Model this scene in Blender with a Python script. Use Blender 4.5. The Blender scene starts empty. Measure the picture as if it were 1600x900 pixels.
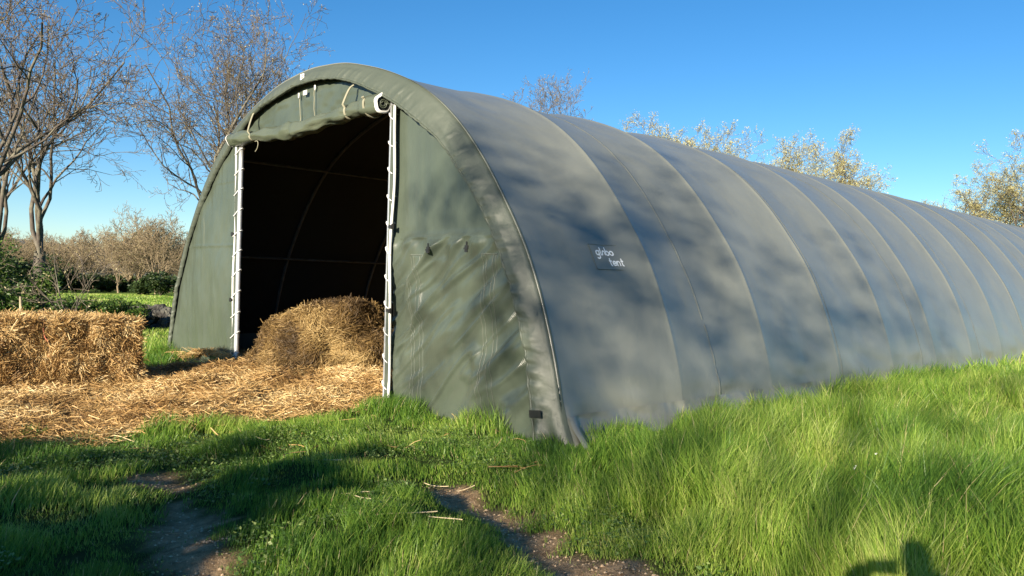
import bpy, math, random
import numpy as np
from mathutils import Matrix, Vector

# ------------------------------------------------------------------ camera, sky, sun, exposure
S = bpy.context.scene
C = S.collection
FPX = 1241.27
PITCH, ROLL = -0.00525, 0.0281
cam = bpy.data.cameras.new("camera")
cam.sensor_width = 36.0
cam.lens = FPX / 1600 * 36
cam.clip_start, cam.clip_end = 0.05, 12000
camo = bpy.data.objects.new("camera", cam)
C.objects.link(camo)
fw = Vector((0, math.cos(PITCH), math.sin(PITCH)))
up0 = Vector((0, -math.sin(PITCH), math.cos(PITCH)))
r0 = Vector((1, 0, 0))
rr = r0 * math.cos(ROLL) + up0 * math.sin(ROLL)
uu = -r0 * math.sin(ROLL) + up0 * math.cos(ROLL)
M = Matrix((rr, uu, -fw)).transposed().to_4x4()
M.translation = (0, 0, 1.5)
camo.matrix_world = M
S.camera = camo
S.render.resolution_x, S.render.resolution_y = 1024, 576

SUN_EL = math.radians(16.8)
SUN_AZ = math.radians(25.0)          # sun is behind the camera, this much to the left
world = bpy.data.worlds.new("World")
S.world = world
world.use_nodes = True
wn = world.node_tree
sky = wn.nodes.new("ShaderNodeTexSky")
sky.sky_type = 'NISHITA'
sky.sun_disc = False
sky.sun_elevation = SUN_EL
sky.sun_rotation = math.pi + SUN_AZ
sky.altitude = 700
sky.air_density = 1.0
sky.dust_density = 0.05
sky.ozone_density = 3.5
hs = wn.nodes.new("ShaderNodeHueSaturation")
hs.inputs["Saturation"].default_value = 1.24
wn.links.new(sky.outputs[0], hs.inputs["Color"])
wn.links.new(hs.outputs[0], wn.nodes["Background"].inputs[0])
wn.nodes["Background"].inputs[1].default_value = 0.064
sl = bpy.data.lights.new("sun", 'SUN')
sl.energy = 5.0
sl.angle = math.radians(0.53)
sl.color = (1.0, 0.87, 0.68)
so = bpy.data.objects.new("sun", sl)
C.objects.link(so)
SDIR = Vector((math.sin(SUN_AZ) * math.cos(SUN_EL), math.cos(SUN_AZ) * math.cos(SUN_EL), -math.sin(SUN_EL)))
so.rotation_euler = SDIR.to_track_quat('-Z', 'Y').to_euler()
S.view_settings.view_transform = 'Standard'
S.view_settings.look = 'None'
S.view_settings.exposure = 1.35
S.view_settings.gamma = 1
S.cycles.max_bounces = 6
S.cycles.transparent_max_bounces = 8

# ------------------------------------------------------------------ helpers
rng = np.random.default_rng(7)
random.seed(7)
PI = math.pi


class Noise2:
    def __init__(self, seed):
        self.g = np.random.default_rng(seed).random((256, 256))

    def __call__(self, x, y):
        x = np.asarray(x, float); y = np.asarray(y, float)
        xi = np.floor(x).astype(int); yi = np.floor(y).astype(int)
        fx = x - xi; fy = y - yi
        fx = fx * fx * (3 - 2 * fx); fy = fy * fy * (3 - 2 * fy)
        g = self.g
        a = g[xi & 255, yi & 255]; b = g[(xi + 1) & 255, yi & 255]
        c = g[xi & 255, (yi + 1) & 255]; d = g[(xi + 1) & 255, (yi + 1) & 255]
        return (a + (b - a) * fx) * (1 - fy) + (c + (d - c) * fx) * fy


N1, N2, N3, N4, N5 = [Noise2(s) for s in (1, 2, 3, 4, 5)]


def fbm(n, x, y, o=4):
    v = 0; a = 0.5; t = 0
    for i in range(o):
        v = v + a * n(x * 2 ** i + 17.3 * i, y * 2 ** i + 5.1 * i); t += a; a *= .5
    return v / t


class Noise3:
    def __init__(self, seed):
        self.g = np.random.default_rng(seed).random((64, 64, 64))

    def __call__(self, p):
        p = np.asarray(p, float)
        i = np.floor(p).astype(int); f = p - i; f = f * f * (3 - 2 * f)
        r = 0
        for dx in (0, 1):
            for dy in (0, 1):
                for dz in (0, 1):
                    w = (f[..., 0] if dx else 1 - f[..., 0]) * (f[..., 1] if dy else 1 - f[..., 1]) * (f[..., 2] if dz else 1 - f[..., 2])
                    r = r + w * self.g[(i[..., 0] + dx) & 63, (i[..., 1] + dy) & 63, (i[..., 2] + dz) & 63]
        return r


V1, V2, V3 = Noise3(11), Noise3(12), Noise3(13)


def sstep(a, b, x):
    t = np.clip((np.asarray(x, float) - a) / (b - a), 0, 1)
    return t * t * (3 - 2 * t)


def mesh_np(name, verts, faces_list, mat=None, parent=None, smooth=False, attrs=None):
    """verts (n,3); faces_list: list of (m,k) int arrays"""
    me = bpy.data.meshes.new(name)
    verts = np.asarray(verts, np.float32)
    me.vertices.add(len(verts))
    me.vertices.foreach_set("co", verts.ravel())
    faces_list = [np.asarray(f, np.int32) for f in faces_list if len(f)]
    nl = sum(f.size for f in faces_list); npol = sum(len(f) for f in faces_list)
    me.loops.add(nl)
    me.loops.foreach_set("vertex_index", np.concatenate([f.ravel() for f in faces_list]))
    me.polygons.add(npol)
    tot = np.concatenate([np.full(len(f), f.shape[1], np.int32) for f in faces_list])
    st = np.concatenate([[0], np.cumsum(tot)[:-1]]).astype(np.int32)
    me.polygons.foreach_set("loop_start", st)
    me.polygons.foreach_set("loop_total", tot)
    me.polygons.foreach_set("use_smooth", np.full(npol, smooth, bool))
    if attrs:
        for k, v in attrs.items():
            a = me.attributes.new(k, 'FLOAT', 'POINT')
            a.data.foreach_set("value", np.asarray(v, np.float32))
    me.update(calc_edges=True)
    me.validate()
    o = bpy.data.objects.new(name, me)
    C.objects.link(o)
    if mat:
        me.materials.append(mat)
    if parent:
        o.parent = parent
    return o


def thing(name, label, cat, loc=(0, 0, 0), group=None):
    o = bpy.data.objects.new(name, None)
    C.objects.link(o)
    o.location = loc
    o.empty_display_size = .2
    tag(o, label, cat, group)
    return o


def tag(o, label=None, cat=None, group=None, kind=None):
    if label: o['label'] = label
    if cat: o['category'] = cat
    if group: o['group'] = group
    if kind: o['kind'] = kind
    return o


class MB:
    def __init__(s):
        s.v = []; s.f = {}; s.n = 0; s.a = []

    def add(s, v, f, a=0.0):
        v = np.asarray(v, float).reshape(-1, 3); f = np.asarray(f, int)
        s.v.append(v); s.f.setdefault(f.shape[1], []).append(f + s.n); s.n += len(v)
        s.a.append(np.broadcast_to(np.asarray(a, float), (len(v),)))

    def grid(s, P, a=0.0, close_u=False, close_v=False):
        P = np.asarray(P, float); nu, nv = P.shape[:2]
        I = np.arange(nu * nv).reshape(nu, nv)
        if close_u: I = np.vstack([I, I[:1]])
        if close_v: I = np.hstack([I, I[:, :1]])
        f = np.stack([I[:-1, :-1], I[1:, :-1], I[1:, 1:], I[:-1, 1:]], -1).reshape(-1, 4)
        s.add(P.reshape(-1, 3), f, np.asarray(a).ravel() if np.ndim(a) else a)

    def tube(s, pts, r, n=8, a=0.0, caps=True):
        pts = np.asarray(pts, float); m = len(pts); r = np.broadcast_to(np.asarray(r, float), (m,))
        d = np.gradient(pts, axis=0); d /= np.linalg.norm(d, axis=1)[:, None] + 1e-9
        ref = np.array([.31, .52, .79])
        if abs(np.mean(d @ ref)) > .9: ref = np.array([.9, -.3, .1])
        n1 = np.cross(d, ref); n1 /= np.linalg.norm(n1, axis=1)[:, None] + 1e-9
        n2 = np.cross(d, n1)
        an = np.arange(n) / n * 2 * PI
        P = pts[:, None] + r[:, None, None] * (np.cos(an)[None, :, None] * n1[:, None] + np.sin(an)[None, :, None] * n2[:, None])
        base = s.n
        s.grid(P, a, close_v=True)
        if caps:
            for k in (0, m - 1):
                c = s.n
                s.add(pts[k:k + 1] , np.zeros((0, 3), int), a)
                i = np.arange(n) + base + k * n; j = np.roll(i, -1)
                t = np.stack([i, j, np.full(n, c)], -1)
                s.f.setdefault(3, []).append(t if k else t[:, ::-1])

    def box(s, c, ax, ay, az, a=0.0):
        """centre and three half-axis vectors"""
        c, ax, ay, az = [np.asarray(q, float) for q in (c, ax, ay, az)]
        v = [c + i * ax + j * ay + k * az for k in (-1, 1) for j in (-1, 1) for i in (-1, 1)]
        f = [(0, 2, 3, 1), (4, 5, 7, 6), (0, 1, 5, 4), (2, 6, 7, 3), (0, 4, 6, 2), (1, 3, 7, 5)]
        s.add(v, f, a)

    def build(s, name, mat=None, parent=None, smooth=True, attr=None):
        return mesh_np(name, np.concatenate(s.v), [np.concatenate(x) for x in s.f.values()], mat, parent, smooth,
                       {attr: np.concatenate(s.a)} if attr else None)


# ------------------------------------------------------------------ materials
def new_mat(name):
    m = bpy.data.materials.new(name); m.use_nodes = True
    nt = m.node_tree; b = nt.nodes["Principled BSDF"]
    return m, nt, b


def noise_node(nt, scale, detail=4, rough=.55, coord=None, dist=0.0):
    n = nt.nodes.new("ShaderNodeTexNoise"); n.inputs["Scale"].default_value = scale
    n.inputs["Detail"].default_value = detail; n.inputs["Roughness"].default_value = rough
    n.inputs["Distortion"].default_value = dist
    if coord: nt.links.new(coord, n.inputs["Vector"])
    return n


def objcoord(nt, scale=None):
    t = nt.nodes.new("ShaderNodeTexCoord")
    if scale is None: return t.outputs["Object"]
    m = nt.nodes.new("ShaderNodeMapping"); m.inputs["Scale"].default_value = scale
    nt.links.new(t.outputs["Object"], m.inputs["Vector"])
    return m.outputs[0]


def ramp(nt, src, stops):
    r = nt.nodes.new("ShaderNodeValToRGB")
    while len(r.color_ramp.elements) < len(stops): r.color_ramp.elements.new(.5)
    for e, (p, c) in zip(r.color_ramp.elements, stops):
        e.position = p; e.color = (*c, 1) if len(c) == 3 else c
    nt.links.new(src, r.inputs[0])
    return r.outputs[0]


def attr(nt, name):
    a = nt.nodes.new("ShaderNodeAttribute"); a.attribute_name = name
    return a.outputs["Fac"]


def mixc(nt, f, a, b, mode='MIX'):
    m = nt.nodes.new("ShaderNodeMix"); m.data_type = 'RGBA'; m.blend_type = mode
    for i, v in ((0, f), (6, a), (7, b)):
        if hasattr(v, 'links'): nt.links.new(v, m.inputs[i])
        elif i == 0: m.inputs[0].default_value = v
        else: m.inputs[i].default_value = (*v, 1)
    return m.outputs[2]


def bump(nt, b, src, strength=.3, dist=.02, prev=None):
    n = nt.nodes.new("ShaderNodeBump"); n.inputs["Strength"].default_value = strength
    n.inputs["Distance"].default_value = dist
    nt.links.new(src, n.inputs["Height"])
    if prev: nt.links.new(prev, n.inputs["Normal"])
    nt.links.new(n.outputs[0], b.inputs["Normal"])
    return n.outputs[0]


def fabric(name, c0, c1, rough, wr=.35, stretch=(1, 1, 1), stain=.0, coat=0.0):
    m, nt, b = new_mat(name)
    co = objcoord(nt)
    n = noise_node(nt, 1.3, 5, .6, co)
    col = ramp(nt, n.outputs[0], [(.3, c0), (.7, c1)])
    if stain:
        n3 = noise_node(nt, 2.2, 7, .72, objcoord(nt, (1, 1, .45)), .6)
        f = ramp(nt, n3.outputs[0], [(.63, (0, 0, 0)), (.76, (stain, stain, stain))])
        col = mixc(nt, f, col, (.33, .30, .20))
    nt.links.new(col, b.inputs["Base Color"])
    b.inputs["Roughness"].default_value = rough
    b.inputs["Specular IOR Level"].default_value = .5
    if coat:
        b.inputs["Coat Weight"].default_value = coat; b.inputs["Coat Roughness"].default_value = .22
    n2 = noise_node(nt, 3.0, 3, .5, objcoord(nt, stretch), .4)
    p = bump(nt, b, n2.outputs[0], wr, .03)
    n4 = noise_node(nt, 380, 1, .5, co)
    bump(nt, b, n4.outputs[0], .05, .002, p)
    return m


def plain(name, c, rough=.5, metal=0.0, var=.15, scale=8):
    m, nt, b = new_mat(name)
    n = noise_node(nt, scale, 4, .6, objcoord(nt))
    c = np.array(c)
    nt.links.new(ramp(nt, n.outputs[0], [(.3, tuple(c * (1 - var))), (.7, tuple(np.minimum(c * (1 + var), 1)))]), b.inputs["Base Color"])
    b.inputs["Roughness"].default_value = rough; b.inputs["Metallic"].default_value = metal
    return m


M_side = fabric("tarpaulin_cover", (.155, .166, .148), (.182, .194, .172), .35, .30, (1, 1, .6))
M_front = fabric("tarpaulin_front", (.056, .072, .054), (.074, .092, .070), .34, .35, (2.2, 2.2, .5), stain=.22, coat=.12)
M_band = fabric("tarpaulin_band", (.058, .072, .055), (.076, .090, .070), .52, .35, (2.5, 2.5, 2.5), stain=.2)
M_seam = fabric("tarpaulin_seam", (.105, .12, .10), (.135, .15, .125), .38, .2)
M_weld = fabric("weld_strip", (.115, .125, .112), (.14, .15, .135), .36, .2)
M_roll = fabric("tarpaulin_roll", (.075, .092, .066), (.10, .115, .08), .34, .5, (1.2, 1.2, 3), stain=.5)
M_galv = plain("galvanised_steel", (.55, .57, .60), .4, .6, .12, 30)
M_hoop = plain("dull_steel", (.14, .14, .14), .55, .4, .2)
M_white = plain("white_webbing", (.72, .72, .70), .6, 0, .1)
M_rope = plain("pale_rope", (.26, .25, .18), .8)
M_black = plain("black_plastic", (.02, .02, .02), .4)
M_logo = plain("white_print", (.82, .83, .82), .5, 0, .03)
M_red = plain("red_ink", (.5, .12, .1), .6)
M_grass_stem = plain("flower_stem", (.12, .2, .04))
M_painted_shade = plain("painted_shade", (.012, .014, .013), .8)  # near-black colour that paints shade inside the tent and on roll ends


def plant_mat(name, stops, trans=.35, rough=.5, attr_name='var', spec=.3):
    m, nt, b = new_mat(name)
    col = ramp(nt, attr(nt, attr_name), stops)
    nt.links.new(col, b.inputs["Base Color"]); b.inputs["Roughness"].default_value = rough
    b.inputs["Specular IOR Level"].default_value = spec
    if trans:
        t = nt.nodes.new("ShaderNodeBsdfTranslucent"); nt.links.new(col, t.inputs[0])
        x = nt.nodes.new("ShaderNodeMixShader"); x.inputs[0].default_value = trans
        nt.links.new(b.outputs[0], x.inputs[1]); nt.links.new(t.outputs[0], x.inputs[2])
        nt.links.new(x.outputs[0], nt.nodes["Material Output"].inputs[0])
    return m


M_grass = plant_mat("grass_blades", [(0, (.045, .12, .025)), (.35, (.13, .26, .04)), (.65, (.29, .43, .065)), (.88, (.50, .58, .16)), (1, (.6, .5, .26))], .5, .38)
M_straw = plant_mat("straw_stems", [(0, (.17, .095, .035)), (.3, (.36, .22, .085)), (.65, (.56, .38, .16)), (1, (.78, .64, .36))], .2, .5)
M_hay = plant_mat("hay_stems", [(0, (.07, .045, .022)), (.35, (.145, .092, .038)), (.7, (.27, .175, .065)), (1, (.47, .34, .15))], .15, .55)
M_leaf = plant_mat("bramble_leaves", [(0, (.02, .045, .012)), (.5, (.06, .12, .022)), (.85, (.14, .20, .045)), (1, (.28, .24, .09))], .35, .4)
M_ever = plant_mat("evergreen_leaves", [(0, (.012, .03, .010)), (.6, (.035, .06, .018)), (1, (.08, .11, .03))], .25, .45)
M_bud = plant_mat("pale_buds", [(0, (.22, .17, .08)), (.5, (.34, .29, .15)), (1, (.5, .46, .28))], .3, .6)
M_catkin = plant_mat("yellow_catkins", [(0, (.30, .27, .11)), (.5, (.48, .44, .19)), (1, (.66, .62, .34))], .35, .6)


def bark_mat(name, c0, c1, moss=None):
    m, nt, b = new_mat(name)
    n = noise_node(nt, 6, 6, .7, objcoord(nt, (1, 1, .3)))
    col = ramp(nt, n.outputs[0], [(.3, c0), (.68, c1)])
    if moss:
        n3 = noise_node(nt, 1.7, 4, .7, objcoord(nt))
        col = mixc(nt, ramp(nt, n3.outputs[0], [(.45, (0, 0, 0)), (.62, (.75, .75, .75))]), col, moss)
    nt.links.new(col, b.inputs["Base Color"]); b.inputs["Roughness"].default_value = .9
    b.inputs["Specular IOR Level"].default_value = .15
    bump(nt, b, n.outputs[0], .6, .04)
    return m


M_bark = bark_mat("oak_bark", (.04, .033, .03), (.13, .112, .095), (.20, .19, .14))
M_twig = bark_mat("twig_bark", (.075, .06, .048), (.19, .16, .125))
M_dtwig = bark_mat("far_twig_bark", (.17, .13, .085), (.31, .25, .165))
M_stone = bark_mat("dark_stone", (.02, .019, .018), (.07, .067, .062), (.14, .14, .12))

# ------------------------------------------------------------------ layout maths
AZ = 0.8072
CX, CY = 0.497, 7.358
Lv = np.array([math.sin(AZ), math.cos(AZ), 0.0])
Fv = np.array([-math.cos(AZ), math.sin(AZ), 0.0])
Zv = np.array([0, 0, 1.0])
W = 9.68
SP = 1.99
NB = 24
C0 = np.array([CX, CY, 0.0])


def T(t, s, z):
    t, s, z = [np.asarray(q, float)[..., None] for q in (t, s, z)]
    return C0 + t * Fv + s * Lv + z * Zv


_h = np.array([(0, -.12), (0, 0), (.03, .37), (.09, .62), (.18, .93), (.33, 1.36), (.56, 1.86), (.86, 2.31), (1.2, 2.77), (1.6, 3.2),
               (2.05, 3.56), (2.55, 3.84), (3.15, 4.07), (3.95, 4.29), (4.84, 4.37)])
_full = np.vstack([_h, np.stack([W - _h[::-1, 0], _h[::-1, 1]], 1)[1:]])
_al = np.concatenate([[0], np.cumsum(np.hypot(*np.diff(_full, axis=0).T))])
ARC = _al[-1]
_uu = np.linspace(0, ARC, 2001)
_px = np.interp(_uu, _al, _full[:, 0]); _pz = np.interp(_uu, _al, _full[:, 1])
_k = np.hanning(141); _k /= _k.sum()


def _sm(a):
    p = 70
    e = np.concatenate([2 * a[0] - a[p:0:-1], a, 2 * a[-1] - a[-2:-p - 2:-1]])
    return np.convolve(e, _k, 'valid')


_px, _pz = _sm(_px), _sm(_pz)


def prof(u):
    """arc length -> (t, z, outward normal t, z)"""
    t = np.interp(u, _uu, _px); z = np.interp(u, _uu, _pz)
    e = .05
    dt = np.interp(u + e, _uu, _px) - np.interp(u - e, _uu, _px); dz = np.interp(u + e, _uu, _pz) - np.interp(u - e, _uu, _pz)
    l = np.hypot(dt, dz) + 1e-9
    return t, z, -dz / l, dt / l


def u_of_z(z):
    return np.interp(z, _pz[:1000], _uu[:1000])


# rut centre lines (bare earth) in world x,y
RUT_A = np.array([(-.45, 5.85), (-.38, 5.7), (-.02, 5.1), (.22, 4.65), (.48, 4.15), (.8, 3.5), (1.1, 2.6)])
RUT_B = np.array([(-2.42, 5.7), (-2.3, 5.5), (-2.05, 5.0), (-1.78, 4.5), (-1.5, 3.9), (-1.2, 3.2), (-.9, 2.4)])


def dist_poly(x, y, P):
    x = np.asarray(x, float); y = np.asarray(y, float); d = np.full(x.shape, 1e9)
    for a, b in zip(P[:-1], P[1:]):
        ab = b - a; t = np.clip(((x - a[0]) * ab[0] + (y - a[1]) * ab[1]) / (ab @ ab), 0, 1)
        d = np.minimum(d, np.hypot(x - a[0] - t * ab[0], y - a[1] - t * ab[1]))
    return d


def to_ts(x, y):
    dx = np.asarray(x) - CX; dy = np.asarray(y) - CY
    return dx * Fv[0] + dy * Fv[1], dx * Lv[0] + dy * Lv[1]


def dirt_mask(x, y):
    n = (fbm(N2, x * 2.6, y * 2.6) - .5) * .55 + (N4(x * 9, y * 9) - .5) * .12
    a = sstep(.25, .12, dist_poly(x, y, RUT_A) + n)
    b = sstep(.20, .08, dist_poly(x, y, RUT_B) + n)
    return np.maximum(a, b)


def straw_mask(x, y):
    """straw litter in front of and inside the door"""
    t, s = to_ts(x, y)
    n = (fbm(N3, x * 1.1, y * 1.1) - .5) * 1.5 + (N2(x * 5, y * 5) - .5) * .35
    near = 6.88 + .10 * np.maximum(0, -x - 2.6) + 1.15 * sstep(-3.0, -1.2, x)      # near edge (y) as a function of x
    m = sstep(near - .2, near + .2, y + n * .45)
    m = m * sstep(2.65, 2.95, t + n * .3)                # right end
    out = sstep(0.2, -.3, s)                             # outside: fades at the left panel
    lim = 10.0 + 2.2 * sstep(-3.9, -5.4, x) * 0
    yl = 11.6 + (x + 4.6) * -.35
    m_out = m * sstep(yl + .5, yl - .1, y + n * .5)
    inside = (s > 0) * sstep(2.6, 2.9, t) * sstep(9.3, 9.0, t) * sstep(8, 6.5, s)
    return np.maximum(m_out * (s <= 0.05), inside * (s > 0))


def tent_mask(x, y, pad=0.0):
    t, s = to_ts(x, y)
    return (t > -pad) & (t < W + pad) & (s > -pad * .5) & (s < SP * NB)


def H(x, y):
    x = np.asarray(x, float); y = np.asarray(y, float)
    r = np.hypot(x, y)
    near = sstep(30, 12, r)
    h = (fbm(N1, x * .7, y * .7, 3) - .5) * .13 * near
    h = h + (fbm(N2, x * 2.3, y * 2.3, 2) - .5) * .05 * near
    h = h + .07 * (sstep(.45, .75, fbm(N4, x * 1.3 + 2, y * 1.3, 2)) - .3) * sstep(10, 7, r)
    t, s = to_ts(x, y)
    edge = sstep(.2, 1.6, np.maximum(-t, -s))
    h = h * np.where((t > -1.6) & (s > -1.6), edge, 1)
    h = h - .06 * sstep(.5, .05, dist_poly(x, y, RUT_A)) - .05 * sstep(.45, .05, dist_poly(x, y, RUT_B))
    h = h + .09 * np.exp(-(((x + .55) / .5) ** 2 + ((y - 4.75) / .45) ** 2))     # hump between the ruts
    return h


# ------------------------------------------------------------------ ground sheet
def build_ground():
    n = 520
    u = np.linspace(-1, 1, n)
    w = 3.2 * np.sinh(7.8 * u); w = w / w.max() * 4200
    X, Y = np.meshgrid(w - .5, w + 7.5, indexing='ij')
    Z = H(X, Y)
    sm = straw_mask(X, Y)
    Z = Z + sm * .03
    # hills far away on every side
    r = np.hypot(X, Y)
    Z = Z + sstep(1500, 3000, r) * (5 + 130 * fbm(N5, X / 800, Y / 800, 4) ** 1.3 + 12 * fbm(N2, X / 120, Y / 120, 3))
    I = np.arange(n * n).reshape(n, n)
    f = np.stack([I[:-1, :-1], I[1:, :-1], I[1:, 1:], I[:-1, 1:]], -1).reshape(-1, 4)
    m, nt, b = new_mat("field_ground")
    co = objcoord(nt)
    ng = noise_node(nt, 5, 6, .7, co); nf = noise_node(nt, .09, 5, .6, co); nd = noise_node(nt, 14, 8, .7, co)
    grass = ramp(nt, ng.outputs[0], [(.3, (.028, .045, .012)), (.7, (.075, .11, .025))])
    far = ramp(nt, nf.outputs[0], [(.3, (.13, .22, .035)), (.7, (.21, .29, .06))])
    geo = nt.nodes.new("ShaderNodeNewGeometry")
    sub = nt.nodes.new("ShaderNodeVectorMath"); sub.operation = 'LENGTH'
    nt.links.new(geo.outputs["Position"], sub.inputs[0])
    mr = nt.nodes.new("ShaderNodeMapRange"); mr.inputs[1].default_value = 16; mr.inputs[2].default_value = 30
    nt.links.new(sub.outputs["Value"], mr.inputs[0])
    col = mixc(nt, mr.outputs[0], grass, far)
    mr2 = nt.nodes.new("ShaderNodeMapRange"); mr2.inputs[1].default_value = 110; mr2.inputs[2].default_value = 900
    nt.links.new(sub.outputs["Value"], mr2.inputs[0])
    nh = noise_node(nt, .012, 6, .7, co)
    hill = ramp(nt, nh.outputs[0], [(.3, (.13, .16, .17)), (.7, (.22, .25, .26))])  # blue-grey tint carries the distance haze in the colour
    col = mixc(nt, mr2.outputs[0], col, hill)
    earth = ramp(nt, nd.outputs[0], [(.3, (.24, .145, .075)), (.5, (.50, .335, .185)), (.72, (.64, .46, .28))])
    col = mixc(nt, attr(nt, 'dirt'), col, earth)
    sc = ramp(nt, nd.outputs[0], [(.3, (.10, .06, .025)), (.7, (.33, .20, .08))])
    col = mixc(nt, attr(nt, 'straw'), col, sc)
    nt.links.new(col, b.inputs["Base Color"]); b.inputs["Roughness"].default_value = .95
    b.inputs["Specular IOR Level"].default_value = .1
    nb = noise_node(nt, 22, 8, .75, co)
    bump(nt, b, nb.outputs[0], 1.0, .06)
    o = mesh_np("ground", np.stack([X, Y, Z], -1).reshape(-1, 3), [f], m, smooth=True,
                attrs={'dirt': dirt_mask(X, Y).ravel(), 'straw': sm.ravel()})
    tag(o, kind='structure')


build_ground()


# ------------------------------------------------------------------ blades and strands
def blades(name, x, y, z, h, w, lean_dir, lean, var, mat, tipw=.15):
    """curved grass blades, seven vertices each"""
    n = len(x)
    phi = rng.random(n) * 2 * PI
    sx, sy = np.cos(phi), np.sin(phi)
    lx, ly = np.cos(lean_dir), np.sin(lean_dir)
    P = np.zeros((n, 7, 3))
    for k, (f, ww) in enumerate(((0, .8), (.38, 1.0), (.74, .62))):
        bx = x + lx * h * lean * f ** 1.7; by = y + ly * h * lean * f ** 1.7
        bz = z + h * f * np.sqrt(np.clip(1 - (lean * f) ** 2 * .6, .2, 1)) - .01
        for j, sgn in ((0, -1), (1, 1)):
            P[:, k * 2 + j, 0] = bx + sgn * sx * w * ww * .5
            P[:, k * 2 + j, 1] = by + sgn * sy * w * ww * .5
            P[:, k * 2 + j, 2] = bz
    P[:, 6, 0] = x + lx * h * lean; P[:, 6, 1] = y + ly * h * lean
    P[:, 6, 2] = z + h * np.sqrt(np.clip(1 - lean ** 2 * .6, .15, 1))
    b = (np.arange(n) * 7)[:, None]
    q = np.concatenate([b + np.array([[0, 1, 3, 2]]), b + np.array([[2, 3, 5, 4]])])
    t = b + np.array([[4, 5, 6]])
    return mesh_np(name, P.reshape(-1, 3), [q, t], mat, smooth=True, attrs={'var': np.repeat(var, 7)})


def strands(P0, D, L, w, var, bend=.15, seg=3, Nrm=None):
    """flat curved ribbons; returns verts, quads, var"""
    n = len(P0)
    D = D / (np.linalg.norm(D, axis=1)[:, None] + 1e-9)
    R = rng.normal(size=(n, 3)); side = np.cross(D, R); side /= np.linalg.norm(side, axis=1)[:, None] + 1e-9
    B = np.cross(D, side)
    P = np.zeros((n, (seg + 1) * 2, 3))
    for k in range(seg + 1):
        f = k / seg - .5
        c = P0 + D * (L * f)[:, None] + B * (L * bend * (f * f * 4 - .5))[:, None]
        P[:, 2 * k] = c - side * (w * .5)[:, None]; P[:, 2 * k + 1] = c + side * (w * .5)[:, None]
    b = (np.arange(n) * (seg + 1) * 2)[:, None]
    q = np.concatenate([b + np.array([[2 * k, 2 * k + 1, 2 * k + 3, 2 * k + 2]]) for k in range(seg)])
    return P.reshape(-1, 3), q, np.repeat(var, (seg + 1) * 2)


def grass_height(x, y):
    """blade length field"""
    dA = dist_poly(x, y, RUT_A); dB = dist_poly(x, y, RUT_B)
    t, s = to_ts(x, y)
    side = ((x - .35) - (5.6 - y) * .42)                 # right of rut A
    right = sstep(-.1, .9, side)
    tall = .085 + .19 * right
    tall = tall * (1 - .55 * sstep(1.3, .15, np.abs(t)) * sstep(3.6, 1.2, np.abs(s)))
    tall = tall + .045 * sstep(.9, .15, -s) * sstep(3.1, 2.6, t) * sstep(.3, 1.2, t)      # along the right front panel
    tall = tall + .16 * sstep(.9, .2, np.abs(s)) * sstep(6.7, 7.2, t)                      # at the left panel and beyond
    tall = tall * (.35 + 1.25 * sstep(.28, .70, fbm(N3, x * 2.6, y * 2.6, 2)))
    tall = tall * (.35 + .65 * sstep(.12, .55, np.minimum(dA, dB)))
    tall = tall * np.where((x < -1.0) & (y < 7.5), .9, 1)
    return tall


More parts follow.
